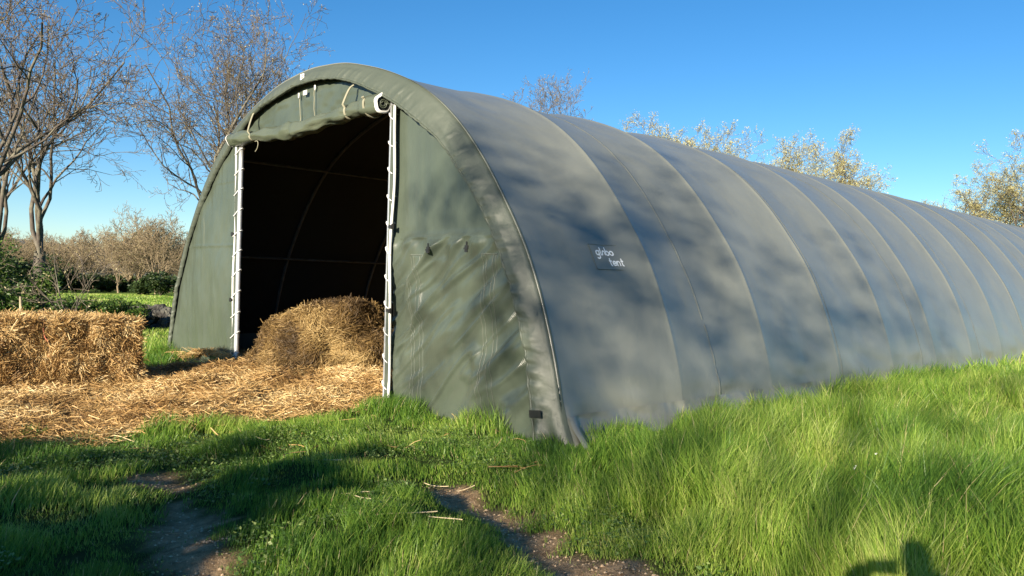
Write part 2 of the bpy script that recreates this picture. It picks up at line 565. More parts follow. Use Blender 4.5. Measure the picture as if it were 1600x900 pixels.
def build_grass():
    out = []

    def wedge(r0, r1, n, a0, a1):
        r = np.sqrt(rng.random(n) * (r1 ** 2 - r0 ** 2) + r0 ** 2); a = np.radians(a0 + rng.random(n) * (a1 - a0))
        return r * np.sin(a), r * np.cos(a)
    for r0_, r1_, dens, a0, a1, wd in ((2.6, 5.5, 6500, -46, 46, .0045), (5.5, 9.5, 4200, -44, 42, .006), (9.5, 16, 1800, -42, 40, .009),
                                       (16, 30, 260, -42, 40, .020), (30, 60, 42, -42, -18, .045), (30, 60, 20, 20, 40, .05)):
        area = (r1_ ** 2 - r0_ ** 2) * math.radians(a1 - a0) / 2
        n = int(dens * area)
        x, y = wedge(r0_, r1_, n, a0, a1)
        keep = ~tent_mask(x, y, .0)
        keep &= rng.random(n) > straw_mask(x, y) * 1.02
        keep &= rng.random(n) > dirt_mask(x, y) * .97
        # clumping: thin patches in the short sward at the left
        t, s = to_ts(x, y)
        cl = fbm(N4, x * 3.1, y * 3.1, 3)
        keep &= rng.random(n) < sstep(.16, .44, cl) + .35 * (x > .4)
        # drop what the tent hides
        keep &= ~((s > 1) & (t > W * .5) & (np.abs(x / y) < .3))
        x, y = x[keep], y[keep]
        cl = cl[keep]
        hh = grass_height(x, y) * (.55 + .75 * rng.random(len(x)))
        if r0_ >= 30: hh = hh * .6 + .06
        if r0_ >= 9: hh *= .8
        field = fbm(N5, x * .55, y * .55, 3)
        ld = field * 11 + rng.normal(size=len(x)) * 1.3
        lean = np.clip(.22 + .55 * fbm(N1, x * 1.3 + 40, y * 1.3, 3) * 1.1 + rng.normal(size=len(x)) * .16 - .1, .05, 1.05)
        var = .50 + .14 * (r0_ >= 16) + (fbm(N2, x * .8 + 9, y * .8, 4) - .5) * 1.1 + rng.normal(size=len(x)) * .15
        var = np.clip(var, 0.02, .9)
        dry = rng.random(len(x)) < .02
        var[dry] = 1
        out.append((x, y, hh, np.full(len(x), wd) * (.7 + .6 * rng.random(len(x))), ld, lean, var))
    x, y, hh, w, ld, lean, var = [np.concatenate(q) for q in zip(*out)]
    print("blades", len(x))
    o = blades("grass", x, y, H(x, y), hh, w, ld, lean, var, M_grass)
    tag(o, 'bright green spring grass growing over the ground in front of and beside the tunnel tent', 'grass', kind='stuff')
    # flattened dead stalks, each lying loose on the short grass
    i = 0
    for (px, py, ln, a) in ((-.58, 4.62, .36, .15), (-.35, 4.60, .2, -.1), (-.98, 5.2, .25, 2.7), (-.9, 4.95, .12, 2.9), (-.52, 5.86, .2, -.35), (-.30, 5.80, .14, .4), (1.6, 5.3, .17, .5), (-1.35, 6.1, .15, .1)):
        m = MB(); k = np.linspace(-.5, .5, 6)
        pts = np.stack([px + k * ln * math.cos(a), py + k * ln * math.sin(a) + k * k * .06, np.zeros(6)], -1)
        pts[:, 2] = H(pts[:, 0], pts[:, 1]) + (.07 if px > 1 else .05) + .02 * k
        m.tube(pts, .0035, 5)
        lab = ['long pale dead stalk lying across the short grass left of the bare rut', 'short pale stalk touching the right end of the longest stalk',
               'pale dead stalk in the shade at lower left of the rut', 'tiny pale stalk just below the shaded stalk',
               'pale stalk crossing the grass at the head of the right rut', 'short pale stalk slanting at the rut head',
               'pale dry stalk standing out in the tall grass on the right', 'pale straw piece on the lawn below the straw litter'][i]
        tag(m.build("dead_stalk", M_straw_plain), lab, 'stalk', 'dead stalks lying on the grass'); i += 1


M_straw_plain = plain("dry_stalk", (.62, .5, .3), .7)
build_grass()


def build_clover():
    """broad leaved weeds in the short sward, and soil crumbs on the bare ruts"""
    n = 55000
    x = -5.5 + rng.random(n) * 7; y = 3.0 + rng.random(n) * 5.2
    keep = (fbm(N5, x * 1.5 + 4, y * 1.5, 3) > .53) & (rng.random(n) > dirt_mask(x, y)) & (rng.random(n) > straw_mask(x, y)) & ((x - .35) - (5.6 - y) * .42 < .2)
    x, y = x[keep], y[keep]; n = len(x)
    A = rng.normal(size=(n, 3)); A[:, 2] *= .35; A /= np.linalg.norm(A, axis=1)[:, None]
    U = rng.normal(size=(n, 3)) * .4 + Zv; B = np.cross(A, U); B /= np.linalg.norm(B, axis=1)[:, None]
    sz = (.006 + .010 * rng.random(n) ** 2)[:, None]
    P = np.stack([x, y, H(x, y) + .03 + .06 * rng.random(n)], -1)
    V = np.stack([P - A * sz, P - A * sz * .2 + B * sz * .7, P + A * sz * 1.2, P - A * sz * .2 - B * sz * .7], 1).reshape(-1, 3)
    o = mesh_np("clover", V, [np.arange(4 * n).reshape(-1, 4)], M_clover, None, False, {'var': np.repeat(rng.random(n), 4)})
    tag(o, 'low broad leaved clover and weeds mixed into the short grass at lower left', 'weeds', kind='stuff')
    n = 26000
    x = -3.5 + rng.random(n) * 5; y = 2.6 + rng.random(n) * 3.6
    keep = rng.random(n) < dirt_mask(x, y); x, y = x[keep], y[keep]; n = len(x)
    r = (.002 + .010 * rng.random(n) ** 4)[:, None, None]
    oc = np.array([(1, 0, 0), (0, 1, 0), (-1, 0, 0), (0, -1, 0), (0, 0, .8), (0, 0, -.6)])[None] * (.6 + .8 * rng.random((n, 6, 1)))
    V = np.stack([x, y, H(x, y) + .002], -1)[:, None] + oc * r
    f = np.array([(0, 1, 4), (1, 2, 4), (2, 3, 4), (3, 0, 4), (1, 0, 5), (2, 1, 5), (3, 2, 5), (0, 3, 5)])
    o = mesh_np("soil_crumbs", V.reshape(-1, 3), [(np.arange(n)[:, None, None] * 6 + f[None]).reshape(-1, 3)], M_soil)
    tag(o, 'loose crumbs of dry sandy soil on the bare ruts', 'soil', kind='stuff')


M_clover = plant_mat("clover_leaves", [(0, (.06, .12, .03)), (.6, (.15, .24, .06)), (1, (.30, .36, .12))], .3, .45)
M_soil = plain("sandy_soil", (.48, .35, .22), .95, 0, .4, 20)
build_clover()


# ------------------------------------------------------------------ straw litter
def straw_h(x, y):
    t, s = to_ts(x, y)
    near = 6.88 + .10 * np.maximum(0, -x - 2.6) + 1.15 * sstep(-3.0, -1.2, x)
    edge = sstep(-.3, 1.1, y - near) * sstep(2.55, 3.7, t) * .92 + .08
    bl = sstep(1.5, .5, np.hypot(x + 5.2, y - 9.6)) * .75
    return straw_h0(x, y) * np.where(s < .1, edge, 1) * (1 - bl)


def straw_h0(x, y):
    t, s = to_ts(x, y)
    h = .02 + .15 * sstep(.38, .8, fbm(N4, x * 1.0 + 3, y * 1.0 + 8, 4)) + .05 * fbm(N1, x * 5, y * 5, 2)
    h = h + .16 * np.exp(-(((x + 3.6) / .35) ** 2 + ((y - 8.05) / .22) ** 2))       # small heap in the left foreground
    h = h + .10 * np.exp(-(((x + 2.3) / .8) ** 2 + ((y - 8.0) / .4) ** 2))
    h = h + .09 * np.exp(-(((t - 5.6) / 1.5) ** 2 + ((s - .35) / .7) ** 2))         # drift at the door sill
    h = h + .12 * np.exp(-(((t - 7.3) / .5) ** 2 + ((s + .3) / .3) ** 2))
    return h


def build_straw():
    n = 260
    X, Y = np.meshgrid(np.linspace(-9.5, .6, n), np.linspace(5.6, 15, n), indexing='ij')
    sm = straw_mask(X, Y)
    Z = H(X, Y) + .01 + straw_h(X, Y) - .04 * sstep(.6, .1, sm)
    V = np.stack([X, Y, Z], -1).reshape(-1, 3)
    I = np.arange(n * n).reshape(n, n)
    q = np.stack([I[:-1, :-1], I[1:, :-1], I[1:, 1:], I[:-1, 1:]], -1).reshape(-1, 4)
    q = q[(sm.ravel()[q] > .12).any(1)]
    use = np.unique(q); mp = np.zeros(n * n, int); mp[use] = np.arange(len(use))
    V, q = V[use], mp[q]
    base_var = np.clip(.12 + .35 * fbm(N2, V[:, 0] * 3, V[:, 1] * 3, 3), 0, 1)
    k = 185000
    x = -9.3 + rng.random(k) * 9.8; y = 5.7 + rng.random(k) * 9.2
    keep = rng.random(k) < np.maximum(straw_mask(x, y), .5 * straw_mask(x, y + .35)) + .004 * (y > 6.2)
    # thin out the far inside
    t, s = to_ts(x, y)
    keep &= (s < 4)
    x, y = x[keep], y[keep]
    P0 = np.stack([x, y, H(x, y) + straw_h(x, y) + .01 + .045 * rng.random(len(x)) ** 1.5], -1)
    a = rng.random(len(x)) * 2 * PI; tl = rng.normal(size=len(x)) * .28
    D = np.stack([np.cos(a), np.sin(a), tl], -1)
    L = .08 + .26 * rng.random(len(x)) ** 1.5
    patch = fbm(N3, x * 1.4, y * 1.4, 3)
    var = np.clip(.48 + (patch - .5) * 1.1 + rng.normal(size=len(x)) * .2, 0, 1)
    v2, q2, a2 = strands(P0, D, L, .0038 + .0042 * rng.random(len(x)), var, .2)
    o = mesh_np("straw_litter", np.vstack([V, v2]), [np.vstack([q, q2 + len(V)])], M_straw, smooth=True,
                attrs={'var': np.concatenate([base_var, a2])})
    tag(o, 'loose golden straw strewn over the ground in front of the open doorway', 'straw', kind='stuff')


build_straw()


# ------------------------------------------------------------------ straw bale
def build_bale():
    root = thing("straw_bale", "large rectangular golden straw bale tied with pink twine left of the tent", "bale", (-4.88, 10.45, 0))
    ex = np.array([-.766, -.643, 0]); ey = np.array([-.643, .766, 0])       # along, into depth
    LX, LY, LZ = 2.45, .95, .87
    def bump_at(P):
        return (V1(P * 3.2) - .5) * .10 + (V2(P * 8) - .5) * .075 + (V3(P * 19) - .5) * .045
    m = MB()
    faces = []
    def face(o, a, b, na, nb):
        A, B = np.meshgrid(np.linspace(0, 1, na), np.linspace(0, 1, nb), indexing='ij')
        P = o + A[..., None] * a + B[..., None] * b
        nrm = np.cross(a, b); nrm = nrm / np.linalg.norm(nrm)
        faces.append((o, a, b, nrm))
        # rounded edges
        cen = ex * LX / 2 + ey * LY / 2 + Zv * LZ / 2
        d = P - cen
        e = np.stack([np.abs(d @ ex) / (LX / 2), np.abs(d @ ey) / (LY / 2), np.abs(d @ Zv) / (LZ / 2)], -1)
        e.sort(-1)
        rnd = sstep(.86, 1.0, e[..., 1]) * .05
        P = P - d / np.linalg.norm(d, axis=-1)[..., None] * rnd[..., None] + nrm * bump_at(P + 50)[..., None]
        m.grid(P, .05 + .3 * V2(P * 11 + 9))
    o = np.zeros(3)
    face(o, Zv * LZ, ex * LX, 70, 190)                       # front
    face(o + ey * LY, ex * LX, Zv * LZ, 190, 70)
    face(o, ey * LY, Zv * LZ, 80, 70)
    face(o + ex * LX, Zv * LZ, ey * LY, 70, 80)
    face(o + Zv * LZ, ey * LY, ex * LX, 80, 190)             # top
    V0 = np.concatenate(m.v); F0 = np.concatenate(m.f[4]); A0 = np.concatenate(m.a)
    # stems
    vs, qs, as_ = [V0], [F0], [A0]; nb = len(V0)
    for fi, (o_, a, b, nrm) in enumerate(faces):
        cnt = (40000, 3000, 6000, 2500, 20000)[fi]
        A = rng.random(cnt); B = rng.random(cnt)
        P = o_ + A[:, None] * a + B[:, None] * b
        P = P + nrm * (bump_at(P + 50) + .012)[:, None]
        ta = a / np.linalg.norm(a); tb = b / np.linalg.norm(b)
        g = V1(P * 5.5 + 5) * 9                                # locally coherent direction: wads of straw
        g = g + rng.normal(size=cnt) * .7
        out = np.abs(rng.normal(size=cnt)) * .45
        D = ta * np.cos(g)[:, None] + tb * np.sin(g)[:, None] + nrm * out[:, None]
        Lh = .06 + .20 * rng.random(cnt) ** 2
        var = np.clip(.5 + (V3(P * 9) - .5) * .9 + rng.normal(size=cnt) * .2, 0, 1)
        v2, q2, a2 = strands(P + D * (.02), D, Lh, .0035 + .0045 * rng.random(cnt), var, .18, 3)
        vs.append(v2); qs.append(q2 + nb); as_.append(a2); nb += len(v2)
    b = mesh_np("straw_body", np.vstack(vs), [np.vstack(qs)], M_straw, root, True, {'var': np.concatenate(as_)})
    for k, f in enumerate((.22, .44, .66, .87)):
        m = MB()
        c = ex * LX * f
        loop = []
        for q in np.linspace(0, 1, 26)[:-1]: loop.append(c + Zv * LZ * q + ex * .03 * math.sin(q * 7 + k) - ey * .015)
        for q in np.linspace(0, 1, 22): loop.append(c + Zv * (LZ + .015) + ey * LY * q + ex * .02 * math.sin(q * 5 + k))
        loop = np.array(loop)
        loop = loop + (V2(loop * 7)[:, None] - .5) * .03
        m.tube(loop, .0065, 5)
        m.build("twine", M_twine, root)
    return root


M_twine = plain("pink_twine", (.62, .2, .13), .7)
build_bale()


# ------------------------------------------------------------------ hay heap in the doorway
def build_heap():
    cen = np.array([-2.86, 12.25, 0])
    root = thing("hay_bale", "slumped round bale of brown hay unrolling in the dark doorway", "hay bale", cen)
    rx = np.array([1.0, .12, 0]); ry = np.array([-.12, 1.0, 0])

    def pos(u, v):
        # u azimuth, v 0 (ground) .. 1 (top centre)
        cu, su = np.cos(u), np.sin(u)
        rad = np.where(v < .6, 1 - .10 * (v / .6) ** 2, .9 * np.sqrt(np.clip(1 - ((v - .6) / .4) ** 2, 0, 1)))
        hz = np.where(v < .6, v / .6 * .66, .66 + .50 * np.sin((v - .6) / .4 * PI / 2) ** .9)
        sup = 1 / (np.abs(cu) ** 2.4 + np.abs(su) ** 2.4) ** (1 / 2.4)
        ax = .98 * rad * sup * cu; ay = .75 * rad * sup * su
        # sloping skirt of slumped hay toward the viewer and the left
        sk = sstep(.45, 0, v) * (.42 + .40 * sstep(.2, -.9, cu) + .12 * np.sin(3 * u))
        front = sstep(.2, -.8, su)
        ax = ax + cu * sk * .50; ay = ay + su * sk * (.5 + .55 * front)
        hz = hz * (1.0 + .05 * cu) - .16 * sstep(-.2, -1, cu) * sstep(.5, 1, hz)
        P = ax[..., None] * rx + ay[..., None] * ry + (hz * .95)[..., None] * Zv
        b = (V1(P * 1.9 + 20) - .5) * .22 + (V2(P * 4 + 20) - .5) * .20 + (V3(P * 13) - .5) * .04
        n = np.stack([cu, su, v * 1.2], -1); n /= np.linalg.norm(n, axis=-1)[..., None]
        return P + n * b[..., None], n

    U, Vv = np.meshgrid(np.linspace(0, 2 * PI, 181)[:-1], np.linspace(0, 1, 80), indexing='ij')
    P, nn = pos(U, Vv)
    m = MB(); m.grid(P, .05 + .3 * V2(P * 9), close_u=True)
    V0 = np.concatenate(m.v); F0 = np.concatenate(m.f[4]); A0 = np.concatenate(m.a)
    return root, pos, V0, F0, A0


def build_heap2():
    root, pos, V0, F0, A0 = build_heap()
    cnt = 62000
    u = rng.random(cnt) * 2 * PI; v = rng.random(cnt) ** .9
    k = (np.sin(u) < .4) | (rng.random(cnt) < .3)
    u, v = u[k], v[k]; cnt = len(u)
    P, n = pos(u, v)
    P1, _ = pos(u + .01, v); P2, _ = pos(u, np.clip(v + .01, 0, 1))
    tu = P1 - P; tv = P2 - P
    tu /= np.linalg.norm(tu, axis=1)[:, None] + 1e-9; tv /= np.linalg.norm(tv, axis=1)[:, None] + 1e-9
    # swirling, layered direction field
    g = (V1(P * 2.1 + 3) - .5) * 7 + .35 + rng.normal(size=cnt) * .45
    D = tu * np.cos(g)[:, None] + tv * np.sin(g)[:, None] * .9 + n * (rng.normal(size=cnt) * .22)[:, None]
    Lh = .08 + .22 * rng.random(cnt) ** 2
    var = np.clip(.47 + (V3(P * 3.1) - .5) * 1.3 + (V2(P * 9) - .5) * .5 + rng.normal(size=cnt) * .15, 0, 1)
    v2, q2, a2 = strands(P + n * (.012 + .03 * rng.random(cnt) ** 2)[:, None], D, Lh, .0035 + .004 * rng.random(cnt), var, .22, 3)
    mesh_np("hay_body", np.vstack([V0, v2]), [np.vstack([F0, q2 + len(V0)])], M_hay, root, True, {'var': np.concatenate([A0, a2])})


build_heap2()


# ------------------------------------------------------------------ the tunnel tent
def build_tent():
    root = thing("tunnel_tent", "long olive green tarpaulin tunnel tent with rolled up door and ribbed side", "tent", tuple(C0))
    loc = lambda P: np.asarray(P) - C0

    # ---- roof and side cover
    per = 20
    sv = [.06]
    for b in range(NB):
        sv += list(b * SP + SP * np.array([.008, .022, .045] + list(np.linspace(.08, .92, per - 5)) + [.955, .978, .992, 1.0]))
    sv = np.array(sv)
    nu = 190
    u = np.linspace(0, ARC, nu)

    def cover_pt(s, u, off=0.0):
        t, z, nt_, nz_ = prof(u)
        x = np.mod(s / SP, 1.0)
        bay = np.floor(s / SP)
        sag = .052 * (4 * x * (1 - x))
        # tight at the ridge of each hoop, rounded over the tube
        hz = sstep(-.1, 1.8, z)
        sag = sag * (.35 + .75 * hz)
        sag = sag * (.8 + .4 * N1(bay * 3.7 + .5, z * 0 + 2.5))
        # uneven slackness and creases
        wr = (fbm(N3, s * .9, u * .5, 3) - .5) * .06 * (4 * x * (1 - x))
        wr = wr + (fbm(N4, s * 2.2 + 7, u * 6.0, 3) - .5) * .016 * (4 * x * (1 - x)) * (1 + 1.2 * sstep(1.2, .2, z))
        rg = 1 - np.abs(2 * fbm(N5, s * 1.1 + 3, u * 3.4 + .8 * s, 2) - 1)
        wr = wr - .012 * sstep(.80, 1.0, rg) * (4 * x * (1 - x)) * (.5 + 1.0 * sstep(1.6, .3, z))
        lone = np.exp(-((z - .62 - .02 * np.sin(s * 4 + bay)) / .012) ** 2) * sstep(.2, .4, x) * sstep(.8, .6, x) * (N1(bay * 5.1, bay * 0 + 1.5) > .4)
        wr = wr - .010 * lone
        hd = np.abs(s - np.round(s / SP) * SP)
        d = -sag * (1 - .4 * np.exp(-((u - ARC / 2 + .62) / .16) ** 2)) + wr + off + .010 * np.exp(-(hd / .028) ** 2) * hz
        flare = .05 * sstep(.25, -.05, z)
        flare = flare + .10 * np.exp(-((s - .12) / .10) ** 2) * sstep(.5, .0, z)
        return loc(T(t + nt_ * d - flare * np.where(u < ARC / 2, 1, -1), s, z + nz_ * d))
    Sg, Ug = np.meshgrid(sv, u, indexing='ij')
    m = MB(); m.grid(cover_pt(Sg, Ug)[:, ::-1])
    m.build("cover", M_side, root)
    m = MB(); m.grid(cover_pt(Sg[::4, 6:-6:4], Ug[::4, 6:-6:4], -.03)); m.build("inner_shade_sheet", M_painted_shade, root)  # added dark sheet under the cover, paints the unlit interior

    # ---- skirt welded along the foot of the near side
    A, B = np.meshgrid(np.linspace(.07, SP * 3, 220), np.linspace(-.10, .27, 16), indexing='ij')
    off = .022 + .12 * sstep(.22, -.08, B) * (.35 + .9 * fbm(N2, A * 1.7, B * 2 + 4, 2)) * (.4 + .6 * sstep(3, 0, A)) + .02 * (fbm(N4, A * 7, B * 5, 2) - .5)
    uz = np.interp(B, _pz[:1000], _uu[:1000]); G = cover_pt(A, uz, off)
    m = MB(); m.grid(G[:, ::-1]); m.build("skirt", M_side, root)

    # ---- weld seams running over the cover between hoops
    for s0 in (-.5, 2.79, 6.09, 9.35, 12.6, 15.9, 19.2, 22.5):
        if s0 < 0: continue
        ss = np.array([-.017, -.013, .013, .017]) + s0
        A, B = np.meshgrid(ss, np.linspace(.05, ARC / 2, 160), indexing='ij')
        off = np.where((np.arange(4) == 0) | (np.arange(4) == 3), .001, .005)[:, None] + 0 * A
        m = MB(); m.grid(cover_pt(A, B, off)[:, ::-1]); m.build("weld_seam", M_weld, root)

    # ---- printed lettering on a welded patch
    uc = u_of_z(1.728)
    patch_s = (1.10, 1.56); patch_u = (u_of_z(1.71), u_of_z(1.985))
    A, B = np.meshgrid(np.linspace(*patch_s, 40), np.linspace(*patch_u, 30), indexing='ij')
    m = MB(); m.grid(cover_pt(A, B, .004)[:, ::-1])
    patch = m.build("print_patch", M_side, root)
    for (a, b) in (((patch_s[0], patch_u[1]), (patch_s[1], patch_u[1])), ((patch_s[0] + .02, patch_u[0]), (patch_s[1] - .04, patch_u[0])), ((patch_s[0], patch_u[0]), (patch_s[0], patch_u[1]))):
        q = np.linspace(0, 1, 14); m = MB()
        pts = cover_pt(a[0] + (b[0] - a[0]) * q, a[1] + (b[1] - a[1]) * q, .005)
        m.tube(pts, .0035, 5); m.build("patch_edge", M_seam, patch)
    arc = lambda cx, cy, r, a0, a1, n=14: [(cx + r * math.cos(math.radians(a0 + (a1 - a0) * i / n)), cy + r * math.sin(math.radians(a0 + (a1 - a0) * i / n))) for i in range(n + 1)]
    # letters drawn as rounded strokes, unit: x-height = 1
    def letters(word):
        x = 0; st = []
        for ch in word:
            if ch == 'g': st += [arc(x + .42, .5, .36, 0, 360)]; st += [[(x + .78, .9), (x + .78, -.1)] + arc(x + .42, -.14, .36, 0, -140)]; x += 1.12
            elif ch == 'l': st += [[(x + .05, 1.45), (x + .05, .25), (x + .12, .1)]]; x += .3
            elif ch == '~': st += [[(x, .12), (x + .12, .3)] + arc(x + .38, .55, .27, 160, 20) + [(x + .68, .3), (x + .82, .15)]]; x += .92
            elif ch == 'b': st += [[(x + .05, 1.5), (x + .05, .5)]]; st += [arc(x + .42, .5, .37, 0, 360)]; x += .98
            elif ch == 'o': st += [arc(x + .37, .5, .37, 0, 360)]; x += .98
            elif ch == 't': st += [[(x + .22, 1.35), (x + .22, .3)] + arc(x + .42, .3, .2, 180, 280, 6)]; st += [[(x, .9), (x + .5, .9)]]; x += .72
            elif ch == 'e': st += [arc(x + .37, .5, .37, 0, 320) ]; st += [[(x + .03, .5), (x + .72, .5)]]; x += .95
            elif ch == 'n': st += [[(x + .05, .9), (x + .05, .1)]]; st += [[(x + .05, .45)] + arc(x + .37, .55, .32, 170, 0) + [(x + .69, .1)]]; x += .98
        return st, x
    m = MB(); lev = 0
    for word, s0, z0, width in (("gl~bo", 1.165, 1.862, .305), ("tent", 1.335, 1.747, .24)):
        st, wd = letters(word)
        k = width / wd; uu0 = u_of_z(z0); hw = .0086
        k2 = .070
        for line in st:
            lev += 1; off = .0075 + .0006 * (lev % 6)
            p = np.array(line)
            # resample
            p = np.array([p[0] + 0 * p[0]] + [p[i] for i in range(1, len(p))])
            d = np.gradient(p, axis=0); d[:, 0] *= k; d[:, 1] *= k2; d /= np.linalg.norm(d, axis=1)[:, None] + 1e-9
            nrm = np.stack([-d[:, 1], d[:, 0]], -1)
            q = np.stack([s0 + p[:, 0] * k, uu0 + p[:, 1] * k2], -1)
            q[0] -= d[0] * hw * .5; q[-1] += d[-1] * hw * .5
            G = np.stack([q - nrm * hw, q + nrm * hw], 1)
            m.grid(cover_pt(G[..., 0], G[..., 1], off))
    m.build("lettering", M_logo, root, smooth=False)

    # ---- inner hoops and purlins (steel tube frame)
    un = np.linspace(.1, ARC - .1, 90)
    for b in range(0, 13):
        t, z, a, c = prof(un); m = MB()
        m.tube(loc(T(t - a * .06, np.full(90, b * SP + (.10 if b == 0 else 0)), z - c * .06)), .03, 7)
        m.build("hoop", M_hoop, root)
    for zz in (1.95, 3.55):
        for sgn in (0, 1):
            uz = u_of_z(zz); t, z, a, c = prof(np.array([uz if sgn == 0 else ARC - uz])); m = MB()
            s = np.linspace(.1, SP * 12, 30)
            m.tube(loc(T(np.full(30, t[0] - a[0] * .19), s, np.full(30, z[0] - c[0] * .19))), .022, 7); m.build("purlin", M_hoop, root)
    t, z, a, c = prof(np.array([ARC / 2])); m = MB(); s = np.linspace(.1, SP * 12, 30)
    m.tube(loc(T(np.full(30, t[0]), s, np.full(30, z[0] - .19))), .022, 7); m.build("purlin", M_hoop, root)

    # ---- back wall closes the far end
    tt = np.linspace(0, ARC, 60); t, z, a, c = prof(tt)
    m = MB(); A = T(t, np.full(60, NB * SP - .02), z); B = T(t, np.full(60, NB * SP - .02), z * 0 - .05)
    m.grid(loc(np.stack([A, B], 1))); m.build("rear_wall", M_side, root)

    # ---- front band (hem of the cover folded over the first hoop)
    innR = np.array([(.27, -.05), (.285, .15), (.30, .307), (.417, .842), (.597, 1.361), (.816, 1.809), (1.019, 2.123), (1.346, 2.558), (1.869, 3.066), (2.509, 3.469),
                     (2.927, 3.687), (3.604, 3.965), (4.014, 4.075), (4.429, 4.135), (5.077, 4.153), (6.237, 3.97), (7.173, 3.57), (7.844, 3.12),
                     (8.322, 2.66), (8.829, 2.08), (9.288, 1.22), (9.50, .45), (9.545, .16), (9.55, -.05)])
    il = np.concatenate([[0], np.cumsum(np.hypot(*np.diff(innR, axis=0).T))]); il = il / il[-1]
    n = 900
    w = np.linspace(0, 1, n)
    wi = np.linspace(-.0, 1, 2001)
    it = np.interp(wi, il, innR[:, 0]); iz = np.interp(wi, il, innR[:, 1])
    kk = np.hanning(91); kk /= kk.sum(); p = 45
    sm = lambda a: np.convolve(np.concatenate([2 * a[0] - a[p:0:-1], a, 2 * a[-1] - a[-2:-p - 2:-1]]), kk, 'valid')
    it, iz = sm(it), sm(iz)
    iT, iZ = np.interp(w, wi, it), np.interp(w, wi, iz)
    ot, oz, ont, onz = prof(w * ARC)
    K = 22
    P = np.zeros((n, K, 3))
    ph = w * ARC
    # radial pleats pulled by the drawstring at the inner edge
    pl = (fbm(N2, ph * 4.5, ph * 0 + 1.5, 3) - .5)
    rp = N3(ph * 13, ph * 0 + 3.3) - .5
    dens = sstep(.05, .25, N1(ph * 1.2, ph * 0 + 8)) * 1
    side_amp = np.where(w < .5, .55, .14) * (.35 + .65 * sstep(3.9, 2.6, iZ))
    pl = pl * side_amp; rp = rp * side_amp
    rg1 = 1 - np.abs(2 * fbm(N5, ph * 3.1, ph * 0 + 6.5, 2) - 1); cr = sstep(.78, 1.0, rg1)
    rg2 = 1 - np.abs(2 * fbm(N3, ph * 7.3, ph * 0 + 2.5, 2) - 1); cr2 = sstep(.75, 1.0, rg2)
    for k in range(K):
        f = k / (K - 1)
        if k < 4:                        # quarter turn over the hoop
            a = (k / 3) * PI / 2
            s_ = .06 - .06 * math.sin(a) - .012 * math.sin(a); ins = .045 * (1 - math.cos(a)) ** 1
            fl = .05 * sstep(.25, -.05, oz) + .07 * sstep(.5, .0, oz)
            P[:, k] = T(ot - ont * ins - fl * np.where(w < .5, 1, -1), np.full(n, s_), oz - onz * ins)
            s_prev = s_
        else:
            g = (k - 3) / (K - 4)
            bt = ot - ont * .045 - fl * np.where(w < .5, 1, -1); bz = oz - onz * .045
            t_ = bt + (iT - bt) * g; z_ = bz + (iZ - bz) * g
            s_ = -.012 - (.075 - .055 * sstep(.60, .72, w)) * math.sin(g * PI * .55)
            wrk = g * (pl * .085 + rp * .035) + g * (1 - g) * .05 * (N4(ph * 3 + g * 2.5, ph * 0 + g * 4) - .5)
            # slanting creases in the leg parts
            leg = sstep(2.6, .6, z_)
            wrk = wrk * (1 - .45 * leg) + leg * .012 * np.sin(z_ * 38 + g * 5 + 5 * N1(z_ * 2, z_ * 0 + .5)) * g * (1 - g * .6)
            wrk = wrk - (cr * .030 * g * (1.25 - g) + cr2 * .012 * g ** 2)
            hem = -.008 if k in (K - 2,) else 0
            bunch = np.exp(-((ph - .05) / .28) ** 2) * .05 * np.sin(g * 9 + 1) * (g * .8 + .2)
            if k == K - 1: s_ += .05          # hem turns back in
            P[:, k] = T(t_, s_ - np.abs(wrk) * .0 + wrk + hem - bunch, z_)
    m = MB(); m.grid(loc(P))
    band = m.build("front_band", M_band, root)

    # scalloped drawstring channel at the inner edge
    m = MB()
    wl = w[::1]; s_d = -.085 + (pl * .085 + rp * .035)
    w_ = w < .56; m_full = m; m = MB()
    m.tube(loc(T(iT + .012 * (N2(ph * 17, ph * 0 + .5) - .5), s_d, iZ + .012 * (N2(ph * 17, ph * 0 + 3.5) - .5)))[w_], (.012 + .007 * N4(ph * 22, ph * 0 + .5))[w_], 7)
    m.build("drawstring_hem", M_band, band)
    # black tag near foot and two white tags at the crown
    def flat_tag(t, z, s, hw, hh, mat, name, par, ang=0.0, ny=0.0):
        ax = (Fv * math.cos(ang) + Zv * math.sin(ang)) * hw; az = (-Fv * math.sin(ang) + Zv * math.cos(ang)) * hh
        m = MB(); m.box(loc(T(t, s, z)), ax, az, Lv * .003); return m.build(name, mat, par, smooth=False)
    flat_tag(.235, .285, -.12, .075, .035, M_black, "black_tag", band, -.12)
    tg = flat_tag(4.87, 4.235, -.085, .05, .038, M_white, "white_tag", band)
    for q in (-.012, .012): flat_tag(4.87, 4.235 + q, -.09, .032, .005, M_red, "printed_line", tg)

    # ---- front panels
    def inner_z(t):
        return np.interp(t, iT, iZ + .06)

    def panel(name, ta, tb, ztop, wrinkle, nx, nz, s0=.05, z0=-.08):
        A, B = np.meshgrid(np.linspace(ta, tb, nx), np.linspace(0, 1, nz), indexing='ij')
        top = ztop(A); Zc = z0 + (top - z0) * B
        m = MB(); m.grid(loc(T(A, s0 + wrinkle(A, Zc), Zc))[:, ::-1])
        return m.build(name, M_front, root)

